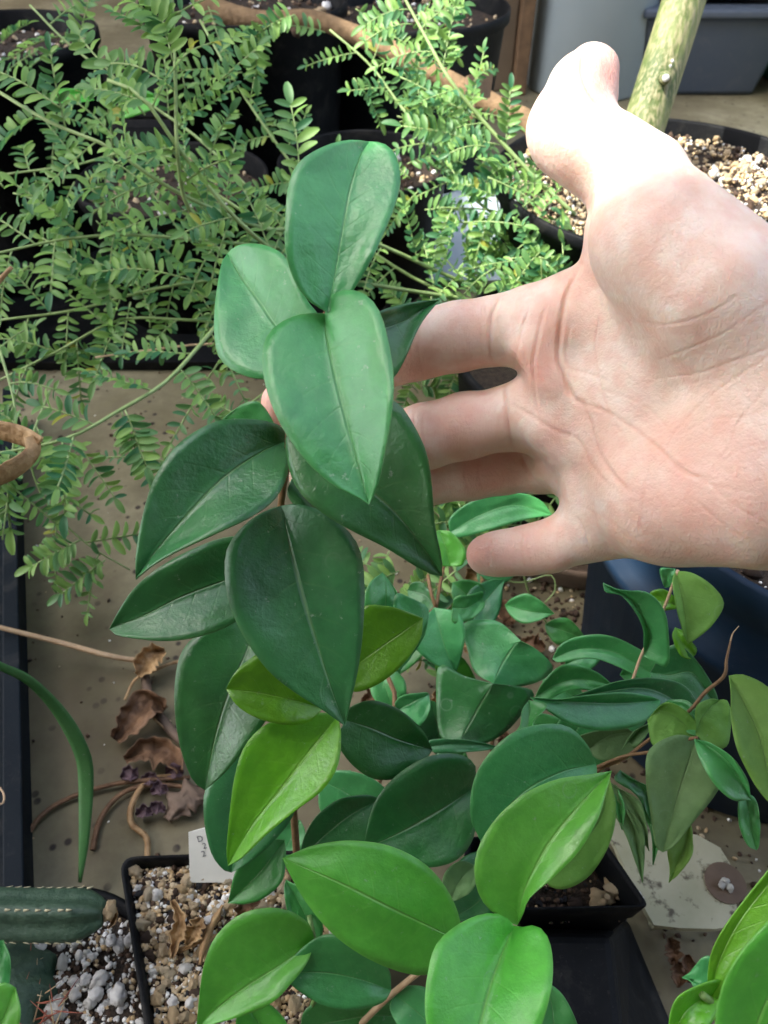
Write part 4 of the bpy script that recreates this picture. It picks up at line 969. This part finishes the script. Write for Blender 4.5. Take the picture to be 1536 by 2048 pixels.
# white plate scrap
pl = thing('plate_scrap', onz(1350, 1780, 0), 'dirty cream plastic plate with a brown round hole lying on the floor', 'plate')
M['cream'] = None
t = NT('dirty_cream'); n1 = t.noise(26, 5); n2 = t.noise(90, 5, .65)
cc_ = t.ramp(n1, [(.35, (.40, .40, .26)), (.65, (.55, .54, .40))]); cc_ = t.mix(t.ramp(n2, [(.55, 0.), (.63, .85)]), cc_, (.05, .035, .02)); t.set(Base_Color=cc_, Roughness=.5, Normal=t.bump(n2, .2, .0004)); M['cream'] = t.m
pp = [(1190, 1640), (1230, 1690), (1262, 1768), (1308, 1850), (1360, 1856), (1430, 1858), (1480, 1850), (1468, 1780), (1462, 1730), (1440, 1695), (1395, 1670), (1330, 1655), (1260, 1630)]
zp = .026; V = [onz(x, y, zp) for x, y in pp]+[onz(x, y, zp)-Vector((0, 0, .004)) for x, y in pp]; n = len(pp)
mk('plate', V, [tuple(range(n))[::-1], tuple(range(n, 2*n))]+[(i, (i+1) % n, n+(i+1) % n, n+i) for i in range(n)], M['cream'], pl, smooth=False)
hc = onz(1450, 1766, zp+.0004); v, f = tube_geo([hc, hc+Vector((0, 0, .0006))], [.0098, .0098], 28); mk('hole', v, f, M['clay'], pl, smooth=False)
tube('plate_foot', [onz(1300, 1852, .022), onz(1380, 1838, .022), onz(1480, 1850, .022)], .002, M['cream'], pl)
for x, y in ((1450, 1762), (1460, 1776), (1444, 1770)): pebble(pl, 'perlite', onz(x, y, zp+.003), .0022)

# ------------------------------------------------------------------ floor litter
dry_leaf('dry_leaf', [(230, 1480, .004), (262, 1440, .008), (300, 1400, .010), (330, 1420, .004)], 30, 'drybrown', 'crumpled brown dead leaf on the floor left of the dark shoot', 'dead leaf', seed=21, curl=.010)
dry_leaf('dry_leaf', [(250, 1520, .004), (290, 1500, .008), (340, 1510, .006), (360, 1545, .004)], 26, 'drybrown', 'wrinkled brown dead leaf lying just below another on the floor', 'dead leaf', seed=22, curl=.008)
dry_leaf('dry_leaf', [(275, 1350, .004), (300, 1315, .010), (330, 1300, .006)], 24, 'dry', 'papery grey brown dead leaf at the end of the straw stick', 'dead leaf', seed=23, curl=.01)
dry_leaf('dry_leaf', [(335, 1640, .006), (370, 1600, .01), (420, 1590, .008)], 28, 'clay', 'grey green withered leaf on the floor above the plant label', 'dead leaf', seed=24, curl=-.004)
for i, (x, y, w, s) in enumerate(((290, 1625, 12, 31), (315, 1618, 12, 32), (320, 1580, 12, 33), (260, 1550, 14, 34), (300, 1560, 12, 35), (350, 1545, 14, 36))):
    dry_leaf('dried_petal', [(x-18, y+6, .002), (x, y-4, .006), (x+16, y+4, .003)], w, 'petal', ['shrivelled purple petal lowest left in the litter', 'shrivelled purple petal touching the lowest one', 'shrivelled purple petal beside the grey green withered leaf', 'shrivelled purple petal furthest left in the litter', 'shrivelled purple petal at the middle of the litter', 'shrivelled purple petal just under the wrinkled brown leaf'][i], 'petal', seed=s, curl=.004)
for x0, lab in ((0, 'a'),):
    pass
V_ = lambda nm, pts, r, m, lab, cat: tag(tube(nm, [onz(*q) for q in catmull(pts, 40)], list(np.interp(np.linspace(0, 1, 40), np.linspace(0, 1, len(r)), r)), M[m], sides=7), lab, cat)
V_('dry_vine', [(45, 1765, .003), (45, 1700, .003), (75, 1640, .004), (130, 1600, .004), (220, 1570, .005), (300, 1560, .008), (380, 1555, .006)], [.0014, .0014, .0012], 'drybrown', 'brown dry vine looping from the tray towards the withered leaves', 'vine')
V_('dry_vine', [(185, 1700, .003), (200, 1640, .004), (240, 1590, .005), (300, 1570, .006), (390, 1575, .006)], [.0016, .0014, .0012], 'drybrown', 'dark dry vine curving inside the larger vine loop', 'vine')
V_('dry_vine', [(295, 1715, .003), (292, 1675, .004), (262, 1645, .006), (268, 1600, .006), (300, 1560, .006), (360, 1550, .005)], [.0016, .0018, .0012], 'dry', 'pale curly dry vine ending at the pot rim', 'vine')
V_('dry_vine', [(250, 1400, .004), (270, 1360, .008), (310, 1340, .01), (350, 1325, .01), (400, 1320, .008)], [.0009, .0011], 'dry', 'thin tan dry vine beside the papery leaf', 'vine')
V_('dry_root', [(290, 1410, .01), (310, 1440, .008), (355, 1470, .006), (420, 1480, .004)], [.0006, .0009], 'dry', 'thin pale root crossing the grey vine', 'root')
V_('grey_vine', [(290, 1350, .004), (300, 1400, .005), (325, 1440, .006), (360, 1480, .006), (420, 1530, .005)], [.003, .003, .0025], 'clay', 'thick grey dry vine going under the dark shoot', 'vine')
V_('straw_stick', [(-60, 1240, .05), (0, 1255, .045), (120, 1285, .03), (220, 1312, .02), (300, 1324, .008)], [.0014, .0016, .0018, .0016], 'stem_tan', 'straight straw coloured stick crossing from the left edge', 'stick')
V_('pale_thread', [(0, 1575, .05), (8, 1590, .05), (6, 1605, .05), (-8, 1612, .05)], [.0005, .0005], 'stem_tan', 'pale thin curl at the left edge over the tray', 'root')
# strap leaf (green) and dried strap
def strap(name, pts, w, mat, label, cat, n=30, solid=.0005, twist=0):
    P = catmull(pts, n); V = []; Fc = []
    for i, q in enumerate(P):
        a = P[min(n-1, i+1)]-P[max(0, i-1)]; L = math.hypot(a[0], a[1])+1e-6; nx_, ny_ = -a[1]/L, a[0]/L
        ww = np.interp(i/(n-1), np.linspace(0, 1, len(w)), w)
        for j in range(-2, 3): s = j/2; V.append(at(q[0]+nx_*ww*s, q[1]+ny_*ww*s, q[2]+.0004*abs(s)+twist*s))
    for i in range(n-1):
        for j in range(4): Fc.append((i*5+j, i*5+j+1, (i+1)*5+j+1, (i+1)*5+j))
    return tag(mk(name, V, Fc, M[mat], solid=solid), label, cat)
strap('strap_leaf', [(-40, 1310, .33), (0, 1332, .34), (60, 1362, .355), (120, 1425, .37), (162, 1500, .38), (172, 1560, .385), (168, 1680, .385), (160, 1765, .382)], [7, 9, 11, 15, 16, 14, 10, 3], 'dark', 'long narrow dark green strap leaf arching down over the floor', 'leaf')
strap('dried_strap_leaf', [(-60, 850, .30), (0, 860, .30), (45, 872, .30), (78, 890, .298)], [18, 18, 19, 17], 'dry', 'folded tan dried strap leaf entering at the left edge, its upper limb', 'dried leaf', twist=.002)
o = strap('fold', [(62, 872, .2975), (66, 900, .295), (45, 925, .292), (0, 952, .29), (-60, 985, .29)], [14, 16, 20, 15, 12], 'dry', None, None, twist=-.003)
par = [x for x in scene.objects if x.name.startswith('dried_strap_leaf')][0]; o.parent = par; o.location = Vector(o.location)-Vector(par.location)
tag(tube('bent_twig', [(-30, 600, .3), (0, 560, .3), (20, 538, .3), (24, 534, .3)], [.0012, .001, .0008], M['dry'], n=10), 'short bent tan twig at the left edge above the dried strap', 'twig')
# stray crumbs on the floor
crumbs = thing('floor_crumbs', (0, .4, 0), 'scattered dark crumbs and white perlite bits on the stained floor', 'crumbs'); crumbs['kind'] = 'stuff'
poly = [(-.33, .1), (.35, .1), (.35, .75), (-.4, .75)]
grit(crumbs, poly, .0004, 1100, 0, dict(bark_chip=5, perlite=.8, pumice=1), small=(.0004, .0016), mound=0)
poly = [(.06, .28), (.16, .28), (.16, .42), (.06, .42)]
grit(crumbs, poly, .0006, 700, 0, dict(bark_chip=9, perlite=.7, pumice=1.5), small=(.0006, .0030), mound=0)
poly = [(.1, .12), (.3, .12), (.3, .26), (.1, .26)]
grit(crumbs, poly, .0006, 500, 0, dict(bark_chip=4, perlite=1.2, pumice=1), small=(.0006, .0024), mound=0)
for i, (x, y) in enumerate(((1340, 1905), (1352, 1950), (1372, 1940))):
    dry_leaf('rust_scrap', [(x, y-30, .004), (x+8, y, .008), (x+5, y+25, .004)], 16, 'drybrown', ['rust brown bark scrap highest beside the navy pot', 'rust brown bark scrap lowest beside the navy pot', 'rust brown bark scrap nearest the bright leaves'][i], 'bark scrap', seed=50+i, curl=.004)
dry_leaf('dry_leaf', [(925, 1290, .06), (950, 1300, .065), (972, 1303, .06)], 13, 'dry', 'small pale papery scrap caught between the dark folded leaves', 'dead leaf', seed=61)

for i, (x, y, w, rot, lab) in enumerate(((905, 1350, 22, .5, 'brown dead leaf on the floor under the dark folded leaf'), (1015, 1225, 20, 1.2, 'curled brown dead leaf near the clay saucer'),
        (880, 1395, 16, 2., 'small tan dead leaf beside the hidden feathery frond'), (1065, 1290, 20, .2, 'dark crumpled dead leaf before the navy pot'), (745, 1395, 18, 2.6, 'brown dead leaf beside the lime green leaf'),
        (640, 1660, 18, .8, 'pale papery dead leaf at the back rim of the gritty pot'), (1010, 1480, 14, 1.5, 'brown dead leaf glimpsed between the dark leaves'), (950, 1150, 18, 2.2, 'tan dead leaf on the floor left of the little finger'))):
    dx, dy = cos(rot)*w*1.3, sin(rot)*w*1.3
    dry_leaf('dead_leaf', [(x-dx, y-dy, .004), (x, y, .010), (x+dx, y+dy, .005)], w, 'dry' if i in (2, 5, 7) else 'drybrown', lab, 'dead leaf', seed=70+i, curl=.006)

# ------------------------------------------------------------------ background furniture
wall = thing('brown_board', (.1, 1.62, 0), 'dark brown board standing at the back beside the grey drum', 'board')
v, f = box_geo((.07, 1.44, .5), (.29, .02, 1.0)); mk('board', v, f, M['panel'], wall, smooth=False, bevel=.003)
v, f = box_geo((.227, 1.43, .5), (.022, .044, 1.0)); mk('edge_strip', v, f, M['wood'], wall, smooth=False, bevel=.003)
dm = thing('grey_drum', (.42, 1.5, 0), 'smooth tall grey plastic drum behind the thumb', 'drum')
v, f = lathe_geo((.345, 1.47, 0), [(.0, .0), (.096, .0), (.1, .004), (.102, .9), (.096, .91), (0, .91)], 72); mk('drum_body', v, f, M['grey'], dm)
for i, (z, h) in enumerate(((0.0, .13), (.135, .25))):
    to = thing('storage_tote', (.77, 1.45, z), ['lower blue grey storage tote at the back right', 'upper blue grey storage tote stacked on another at the back right'][i], 'storage box', 'stacked storage totes')
    def frus(cx, cy, z0, z1, w0, w1, d0, d1):
        V = [Vector((cx+sx*w/2, cy+sy*d/2, z)) for z, w, d in ((z0, w0, d0), (z1, w1, d1)) for sx, sy in ((-1, -1), (1, -1), (1, 1), (-1, 1))]
        return V, [(3, 2, 1, 0), (4, 5, 6, 7)]+[(k, (k+1) % 4, 4+(k+1) % 4, 4+k) for k in range(4)]
    mk('tote_body', *frus(.525, 1.56, z+.001, z+h-.014, .19, .23, .3, .34), M['bluegrey'], to, smooth=False, bevel=.006)
    mk('lid', *frus(.525, 1.56, z+h-.013, z+h, .245, .245, .36, .36), M['bluegrey'], to, smooth=False, bevel=.004)
cr = thing('teal_crate', (.95, 1.3, 0), 'teal green bin with pale rim at the far right edge', 'bin')
mk('bin_body', *frus(.80, 1.45, .001, .36, .26, .30, .26, .3), M['teal'], cr, smooth=False, bevel=.006)
mk('pale_rim', *frus(.80, 1.45, .361, .385, .32, .32, .32, .32), M['white'], cr, smooth=False, bevel=.004)
bw = mk('back_wall', [(-3, 2.1, 0), (3, 2.1, 0), (3, 2.1, 2.2), (-3, 2.1, 2.2), (-3, 2.2, 0), (3, 2.2, 0), (3, 2.2, 2.2), (-3, 2.2, 2.2)], [(0, 1, 2, 3), (7, 6, 5, 4), (3, 2, 6, 7), (0, 4, 5, 1), (1, 5, 6, 2), (0, 3, 7, 4)], M['panel'], smooth=False); tag(bw, 'dim brown board wall at the back behind the totes', 'wall')
sh = thing('pale_tray', (.03, .88, 0), 'pale lavender grey plastic tray under the shrub beside the black pots', 'tray')
mk('tray_floor', *frus(.10, .90, .001, .012, .26, .28, .26, .28), M['grey'], sh, smooth=False, bevel=.003)
# long timber edge under the drum
# arching brown branch
br = thing('brown_branch', at(1130, 330, .72), 'thick arching brown branch crossing the top behind the feathery shrub', 'branch')
tube('branch_wood', [(395, -20, .80), (430, 18, .80), (520, 42, .79), (620, 38, .78), (700, 65, .77), (770, 95, .76), (850, 138, .75), (950, 190, .74), (1010, 222, .73), (1075, 262, .72), (1140, 400, .70), (1180, 560, .68)], [.012, .0105, .009, .0085, .0095, .0095, .0095, .0095, .011, .013, .015, .016], M['bark'], br, n=60, sides=14)
for x, y in ((592, 62), (700, 58), (1005, 225)): pebble(br, 'bark_chip', at(x, y, .77), .006)
# wooden tag
tg = thing('wooden_tag', at(950, 200, .66), 'small weathered wooden plant tag standing beside the brown branch', 'plant tag')
a, b, c_, d_ = at(934, 152, .66), at(986, 132, .69), at(978, 196, .69), at(932, 205, .66)
mk('tag_board', [a, b, c_, d_], [(0, 1, 2, 3)], M['wood'], tg, smooth=False, solid=.003, bevel=.0005)
tube('tag_stake', [at(944, 200, .662), at(945, 260, .67)], [.0028, .0028], M['wood'], tg)

# ------------------------------------------------------------------ feathery shrub
def shrub_leaf_mat(name, base, alt, trans=.3):
    t = NT(name); oi = t.n('ShaderNodeObjectInfo'); at_ = t.n('ShaderNodeAttribute'); at_.attribute_name = 'tint'
    r = t.math('FRACT', t.math('ADD', oi.outputs['Random'], at_.outputs['Fac']))
    c = t.mix(r, base, alt); c = t.mix(t.ramp(r, [(.99, 0.), (.992, 1.)]), c, (.35, .38, .06))
    t.set(Base_Color=c, Roughness=.45, Normal=t.bump(t.noise(300, 2), .2, .0003))
    tr = t.n('ShaderNodeBsdfTranslucent'); t.l(c, tr.inputs[0]); mx = t.n('ShaderNodeMixShader'); mx.inputs[0].default_value = trans
    t.l(t.b.outputs[0], mx.inputs[1]); t.l(tr.outputs[0], mx.inputs[2]); t.l(mx.outputs[0], t.out.inputs[0]); return t.m
M['pinna'] = shrub_leaf_mat('feathery_leaflet', (.05, .20, .09), (.30, .52, .13), .45)
M['twig_green'] = simple('green_twig', (.20, .30, .10), (.30, .42, .17), 120, .55)
def leaflet_np():
    V = []; Fc = []; nr = 6; 
    for i in range(nr+1):
        t = i/nr; w = .195*sin(pi*min(.97, .06+t*.9))**.6
        for j in (-1, 0, 1): V.append((t, j*w, .06*sin(pi*t)+(.13*abs(j)*w/.25)))
    for i in range(nr):
        for j in range(2): Fc.append((i*3+j, i*3+j+1, (i+1)*3+j+1, (i+1)*3+j))
    return np.array(V), np.array(Fc)
LV, LF = leaflet_np()
lme = bpy.data.meshes.new('leaflet'); lme.from_pydata(LV.tolist(), [], LF.tolist()); lme.polygons.foreach_set('use_smooth', [True]*len(lme.polygons)); lme.materials.append(M['pinna'])
class Shrub:
    def __init__(s, name, loc, label): s.t = thing(name, loc, label, 'shrub'); s.stems = []; s.rach = []; s.leaf = []
    def stem(s, pts, r0, r1=None, mat='twig_green'):
        W = pixpath(pts, 24); r1 = r1 or r0*.6
        tube('stem', W, list(np.linspace(r0, r1, 24)), M[mat], s.t, sides=7); s.stems.append(W); return W
    def frond(s, p, d, L, n=9, ll=.0075, droop=.35, face=None, w=1.):
        d = d.normalized(); pts = [p]; q = p.copy(); k = 10; dd = d.copy()
        for i in range(k):
            dd = (dd+Vector((0, 0, -droop/k))+Vector((random.gauss(0, .03), random.gauss(0, .03), random.gauss(0, .03)))).normalized(); q = q+dd*L/k; pts.append(q.copy())
        ll *= random.uniform(1.12, 1.55); L *= random.uniform(1.0, 1.35); ri = len(s.rach); s.rach.append((pts, .0006 if L > .03 else .00045))
        nrm = face if face is not None else Vector((random.gauss(0, .35), -.45+random.gauss(0, .3), .8+random.gauss(0, .3)))
        lift = random.uniform(-.1, .5)
        for i in range(n):
            t = .12+.86*i/(n-1); x = t*k; j = min(k-1, int(x)); c = pts[j].lerp(pts[j+1], x-j); tan = (pts[j+1]-pts[j]).normalized()
            side = tan.cross(nrm).normalized(); up = side.cross(tan).normalized(); lt = ll*(1-.35*abs(t-.45)*1.5)*random.uniform(.85, 1.12)
            for sg in (-1, 1):
                ax = (side*sg*1.0+tan*random.uniform(.25, .55)+up*(lift+random.uniform(-.2, .2))).normalized()
                yy = up.cross(ax).normalized(); zz = ax.cross(yy).normalized()
                roll = random.gauss(0, .6); yy, zz = yy*cos(roll)+zz*sin(roll), zz*cos(roll)-yy*sin(roll)
                Mx = Matrix(((ax.x*lt, yy.x*lt*w, zz.x*lt), (ax.y*lt, yy.y*lt*w, zz.y*lt), (ax.z*lt, yy.z*lt*w, zz.z*lt))).to_4x4(); Mx.translation = c
                s.leaf.append((ri, Mx, lt))
        ax = (pts[-1]-pts[-2]).normalized(); side = ax.cross(nrm).normalized(); up = side.cross(ax)
        Mx = Matrix(((ax.x*ll, side.x*ll, up.x*ll), (ax.y*ll, side.y*ll, up.y*ll), (ax.z*ll, side.z*ll, up.z*ll))).to_4x4(); Mx.translation = pts[-1]; s.leaf.append((ri, Mx, ll))
    def along(s, W, t0, t1, n, L=(.03, .045), ll=.0075, **k):
        for i in range(n):
            t = t0+(t1-t0)*(i+random.random()*.6)/n; x = t*(len(W)-1); j = min(len(W)-2, int(x)); c = W[j].lerp(W[j+1], x-j); tan = (W[j+1]-W[j]).normalized()
            sg = 1 if i % 2 else -1; r = tan.cross(-FW).normalized()*sg
            d = (r*.9+tan*random.uniform(.2, .9)-FW*random.uniform(-.3, .5)).normalized(); s.frond(c, d, random.uniform(*L), random.randint(6, 9), ll*random.uniform(.85, 1.1), random.uniform(.1, .7), **k)
    def build(s):
        score = []
        for i, (ri, Mx, lt) in enumerate(s.leaf):
            x, y, d = topix(Mx.translation); score.append((-(lt/d) if (0 < x < 1536 and 0 < y < 2048 and d > .1) else 1, i))
        score.sort(); keep = set(i for _, i in score[:290]); base = wloc(s.t)
        robj = []
        for pts, r in s.rach: v, f = tube_geo(pts, [r]*len(pts), 4); robj.append((v, f))
        need = set(s.leaf[i][0] for i in keep); need = set(sorted(need, key=lambda q: topix(s.rach[q][0][5])[2])[:290]); R = {}
        for ri in need: R[ri] = mk('leaf_stalk', *robj[ri], M['twig_green'], s.t, origin=s.rach[ri][0][0])
        rest = [robj[i] for i in range(len(robj)) if i not in need]
        if rest: v, f = join(rest); tag(mk('leaf_stalks', v, f, M['twig_green'], s.t), kind='stuff')
        Vs = []; Fs = []; T = []; n = 0
        for i, (ri, Mx, lt) in enumerate(s.leaf):
            if i in keep and ri in R:
                o = bpy.data.objects.new('leaflet', lme); scene.collection.objects.link(o); o.parent = R[ri]; o.matrix_local = Matrix.Translation(-wloc(R[ri])) @ Mx
            else:
                A = np.array(Mx); Vs.append(LV@A[:3, :3].T+A[:3, 3]-np.array(base)); Fs.append(LF+n); n += len(LV); T += [random.random()]*len(LV)
        me = bpy.data.meshes.new('leaflets'); me.from_pydata(np.concatenate(Vs).tolist(), [], np.concatenate(Fs).tolist()); me.polygons.foreach_set('use_smooth', [True]*len(me.polygons)); me.materials.append(M['pinna'])
        a = me.attributes.new('tint', 'FLOAT', 'POINT'); a.data.foreach_set('value', T)
        o = bpy.data.objects.new('leaflets', me); scene.collection.objects.link(o); o.parent = s.t; tag(o, kind='stuff')
random.seed(3)
A = Shrub('feathery_shrub', onz(1150, 560, .17), 'sprawling feathery shrub of small paired oval leaflets filling the left')
stems = [
 ([(1180, 620, .62), (1000, 590, .60), (880, 545, .57), (760, 490, .54), (640, 455, .50), (540, 460, .48), (430, 420, .455), (320, 365, .44), (220, 295, .43), (100, 245, .43), (0, 185, .44)], .0016, 22),
 ([(1180, 640, .62), (940, 600, .58), (700, 560, .53), (560, 510, .48), (530, 490, .45), (460, 425, .43), (395, 345, .42), (345, 280, .41), (300, 212, .40), (250, 170, .40), (215, 160, .40)], .0016, 14),
 ([(420, 470, .45), (370, 400, .43), (354, 290, .41), (352, 200, .405), (349, 100, .40), (343, -30, .40)], .0013, 12),
 ([(1150, 430, .56), (1060, 345, .55), (960, 235, .54), (900, 160, .53), (860, 90, .53), (800, -20, .53)], .0017, 16),
 ([(1180, 560, .64), (1050, 470, .63), (930, 380, .62), (800, 210, .62), (740, 130, .62), (660, 60, .62)], .0014, 16),
 ([(1170, 650, .62), (900, 590, .6), (700, 470, .58), (600, 350, .57), (520, 240, .56), (450, 130, .56), (400, 40, .56)], .0014, 20),
 ([(640, 560, .52), (440, 560, .50), (300, 580, .50), (150, 620, .5), (0, 640, .5)], .0013, 16),
 ([(600, 500, .50), (400, 480, .47), (250, 470, .46), (120, 480, .45), (-20, 510, .44)], .0012, 16),
 ([(600, 520, .5), (480, 600, .48), (400, 690, .46), (330, 765, .44), (240, 820, .43), (130, 878, .42), (-30, 912, .42)], .0014, 16),
 ([(650, 540, .52), (500, 640, .51), (380, 640, .5), (240, 640, .5), (120, 700, .5), (0, 760, .5)], .0012, 16),
 ([(560, 470, .52), (420, 380, .52), (300, 300, .52), (150, 330, .52), (0, 350, .52)], .0012, 14),
 ([(500, 380, .54), (400, 280, .54), (260, 180, .54), (140, 90, .54), (60, 10, .54)], .0012, 14),
 ([(700, 640, .5), (560, 760, .5), (470, 830, .5), (380, 900, .5), (300, 960, .5)], .0009, 8),
 ([(100, 780, .47), (60, 900, .46), (90, 1000, .47), (170, 1085, .48), (260, 1140, .49)], .0008, 9),
 ([(0, 700, .44), (30, 820, .43), (20, 950, .42), (5, 1080, .42)], .0008, 8),
 ([(1160, 700, .6), (1000, 720, .6), (880, 730, .6), (800, 760, .6)], .0012, 10),
 ([(1150, 560, .6), (1080, 500, .59), (1020, 440, .58), (980, 420, .57), (880, 415, .56)], .0009, 10),
 ([(1150, 640, .62), (1060, 560, .62), (1010, 470, .6), (990, 380, .6)], .0009, 8),
 ([(1150, 980, .5), (1050, 990, .5), (960, 1010, .49), (900, 1060, .48)], .0009, 8),
]
for pts, r, n in stems:
    W = A.stem(pts, r); A.along(W, .10, .98, max(6, int(n*.72)))
A.stem([(600, 690, .5), (420, 688, .49), (300, 700, .485), (190, 715, .48)], .0009, .0006, 'stem_tan')
# hand-placed fronds near the camera
def FR(x0, y0, d0, x1, y1, d1, n, ll, face=None, droop=.15):
    a, b = at(x0, y0, d0), at(x1, y1, d1); A.frond(a, (b-a)+Vector((0, 0, droop*.5*(b-a).length)), (b-a).length, n, ll, droop, face)
FC = -FW+UP*.3
FR(120, 215, .42, -10, 130, .42, 8, .0085, FC); FR(300, 210, .40, 185, 165, .40, 8, .0088, FC); FR(350, 240, .41, 525, 110, .40, 11, .0085, FC)
FR(345, 60, .40, 265, 5, .40, 6, .0088, FC); FR(345, 120, .40, 320, -20, .40, 8, .0085, FC); FR(290, 230, .43, 160, 60, .43, 10, .008, FC)
FR(20, 900, .42, 10, 1060, .42, 8, .010, FC); FR(125, 880, .42, 125, 1030, .42, 10, .0095, FC); FR(250, 820, .43, 300, 930, .43, 9, .009, FC)
FR(960, 240, .54, 790, 170, .54, 11, .010, FC); FR(1000, 290, .54, 800, 260, .54, 12, .010, FC); FR(1100, 370, .55, 930, 370, .55, 11, .011, FC); FR(1140, 420, .55, 1030, 500, .55, 8, .011, FC)
FR(1170, 500, .54, 1010, 560, .54, 10, .011, FC); FR(440, 720, .47, 340, 890, .47, 9, .008, FC); FR(550, 520, .47, 700, 380, .47, 9, .007, FC)
FR(600, 350, .5, 590, 210, .5, 6, .012, FC); FR(380, 560, .45, 200, 520, .45, 10, .009, FC); FR(160, 1080, .47, 60, 1130, .47, 9, .009, FC); FR(210, 1120, .48, 120, 1190, .48, 8, .008, FC)
FR(150, 880, .46, 230, 1000, .46, 8, .008, FC)
# loose fill
def fill(n, poly, dmin, dmax, L=(.025, .042)):
    xs = [p[0] for p in poly]; ys = [p[1] for p in poly]
    for i in range(n):
        while True:
            x, y = random.uniform(min(xs), max(xs)), random.uniform(min(ys), max(ys))
            if pts_in_poly((x, y), poly): break
        d = random.uniform(dmin, dmax); p = at(x, y, d)
        if p.z < .03: p = onz(x, y, .03)
        a = random.uniform(0, 2*pi); dr_ = RT*cos(a)+UP*sin(a)*.8+FW*random.uniform(-.5, .5)
        A.frond(p, dr_, random.uniform(*L), random.randint(6, 10), random.uniform(.0062, .0085), random.uniform(.1, .8))
fill(50, [(-20, 330), (300, 280), (620, 360), (620, 560), (420, 690), (100, 760), (-20, 740)], .47, .62)
fill(16, [(-20, 60), (640, -20), (620, 330), (300, 290), (-20, 330)], .52, .68)
fill(30, [(620, 0), (960, 0), (1000, 330), (1150, 450), (760, 330)], .55, .66)
fill(42, [(760, 300), (1160, 420), (1160, 620), (1000, 760), (790, 800), (770, 500)], .56, .68)
fill(26, [(960, 280), (1120, 360), (1160, 620), (1000, 620), (900, 420)], .50, .56)
fill(16, [(860, 960), (1130, 960), (1000, 1060), (870, 1120)], .46, .52, (.02, .03))
fill(22, [(730, 1080), (880, 1150), (860, 1250), (900, 1330), (860, 1400), (740, 1240)], .40, .45, (.02, .03))
# tendrils under the little finger
A.stem([(1045, 1140, .42), (1060, 1190, .43), (1090, 1240, .44), (1115, 1290, .46)], .0007, .0005)
A.stem([(930, 1120, .42), (980, 1150, .42), (1040, 1165, .43), (1100, 1150, .43), (1110, 1180, .43), (1090, 1205, .43)], .0005, .0004)
A.build()
# a broad leaved seedling among the shrub
sdl = thing('broad_leaf_seedling', at(240, 260, .6), 'yellow green seedling with three broad pointed leaves deep inside the feathery shrub', 'plant')
leaf(sdl, 'bright', [(190, 200), (140, 190), (82, 195)], [(160, 180), (120, 178)], [(160, 205), (115, 207)], .6, .6, .002, .003, .003)
leaf(sdl, 'bright', [(230, 235), (270, 200), (320, 195)], [(240, 205), (285, 180)], [(260, 235), (310, 215)], .6, .6, .002, .003, .003)
leaf(sdl, 'olive', [(200, 200), (225, 170), (262, 155)], [(190, 180), (230, 155)], [(230, 195), (260, 175)], .62, .62, .002, .003, .003)
tube('stem', [(215, 200, .6), (222, 260, .62), (225, 330, .64)], [.001, .001], M['twig_green'], sdl, n=8)

# ------------------------------------------------------------------ unseen boards added to shape sun and shade on the plants (outside the frame)
ps = thing('porch_roof', (-.9, -.3, 1.5), 'weathered wooden porch roof boards overhead shading the plants', 'roof')
zr = 1.5
def board(x0, y0, x1, y1, nm='roof_board'):
    v, f = box_geo(((x0+x1)/2, (y0+y1)/2, zr), (x1-x0, y1-y0, .018)); mk(nm, v, f, M['panel'], ps, smooth=False, bevel=.002)
y = -.043
for k in range(7): board(-1.9, y-.128, .75, y); y -= .13
board(-1.9, -.042, -.733, -.0225, 'roof_batten')
x = -.90
for k in range(5): board(x-.148, -.0215, x, .745); x -= .15
y = .75
for k in range(11): board(-1.9, y, -.15, y+.128); y += .13
board(-.898, -.0215, -.84, .26, 'roof_batten')
hw = mk('house_wall', *box_geo((0, -1.08, 1.3), (5, .12, 2.6)), M['panel'], smooth=False, bevel=.004); tag(hw, 'brown board house wall carrying the porch roof behind the viewer', 'wall')  # unseen wall added to cut the sky light from behind the camera
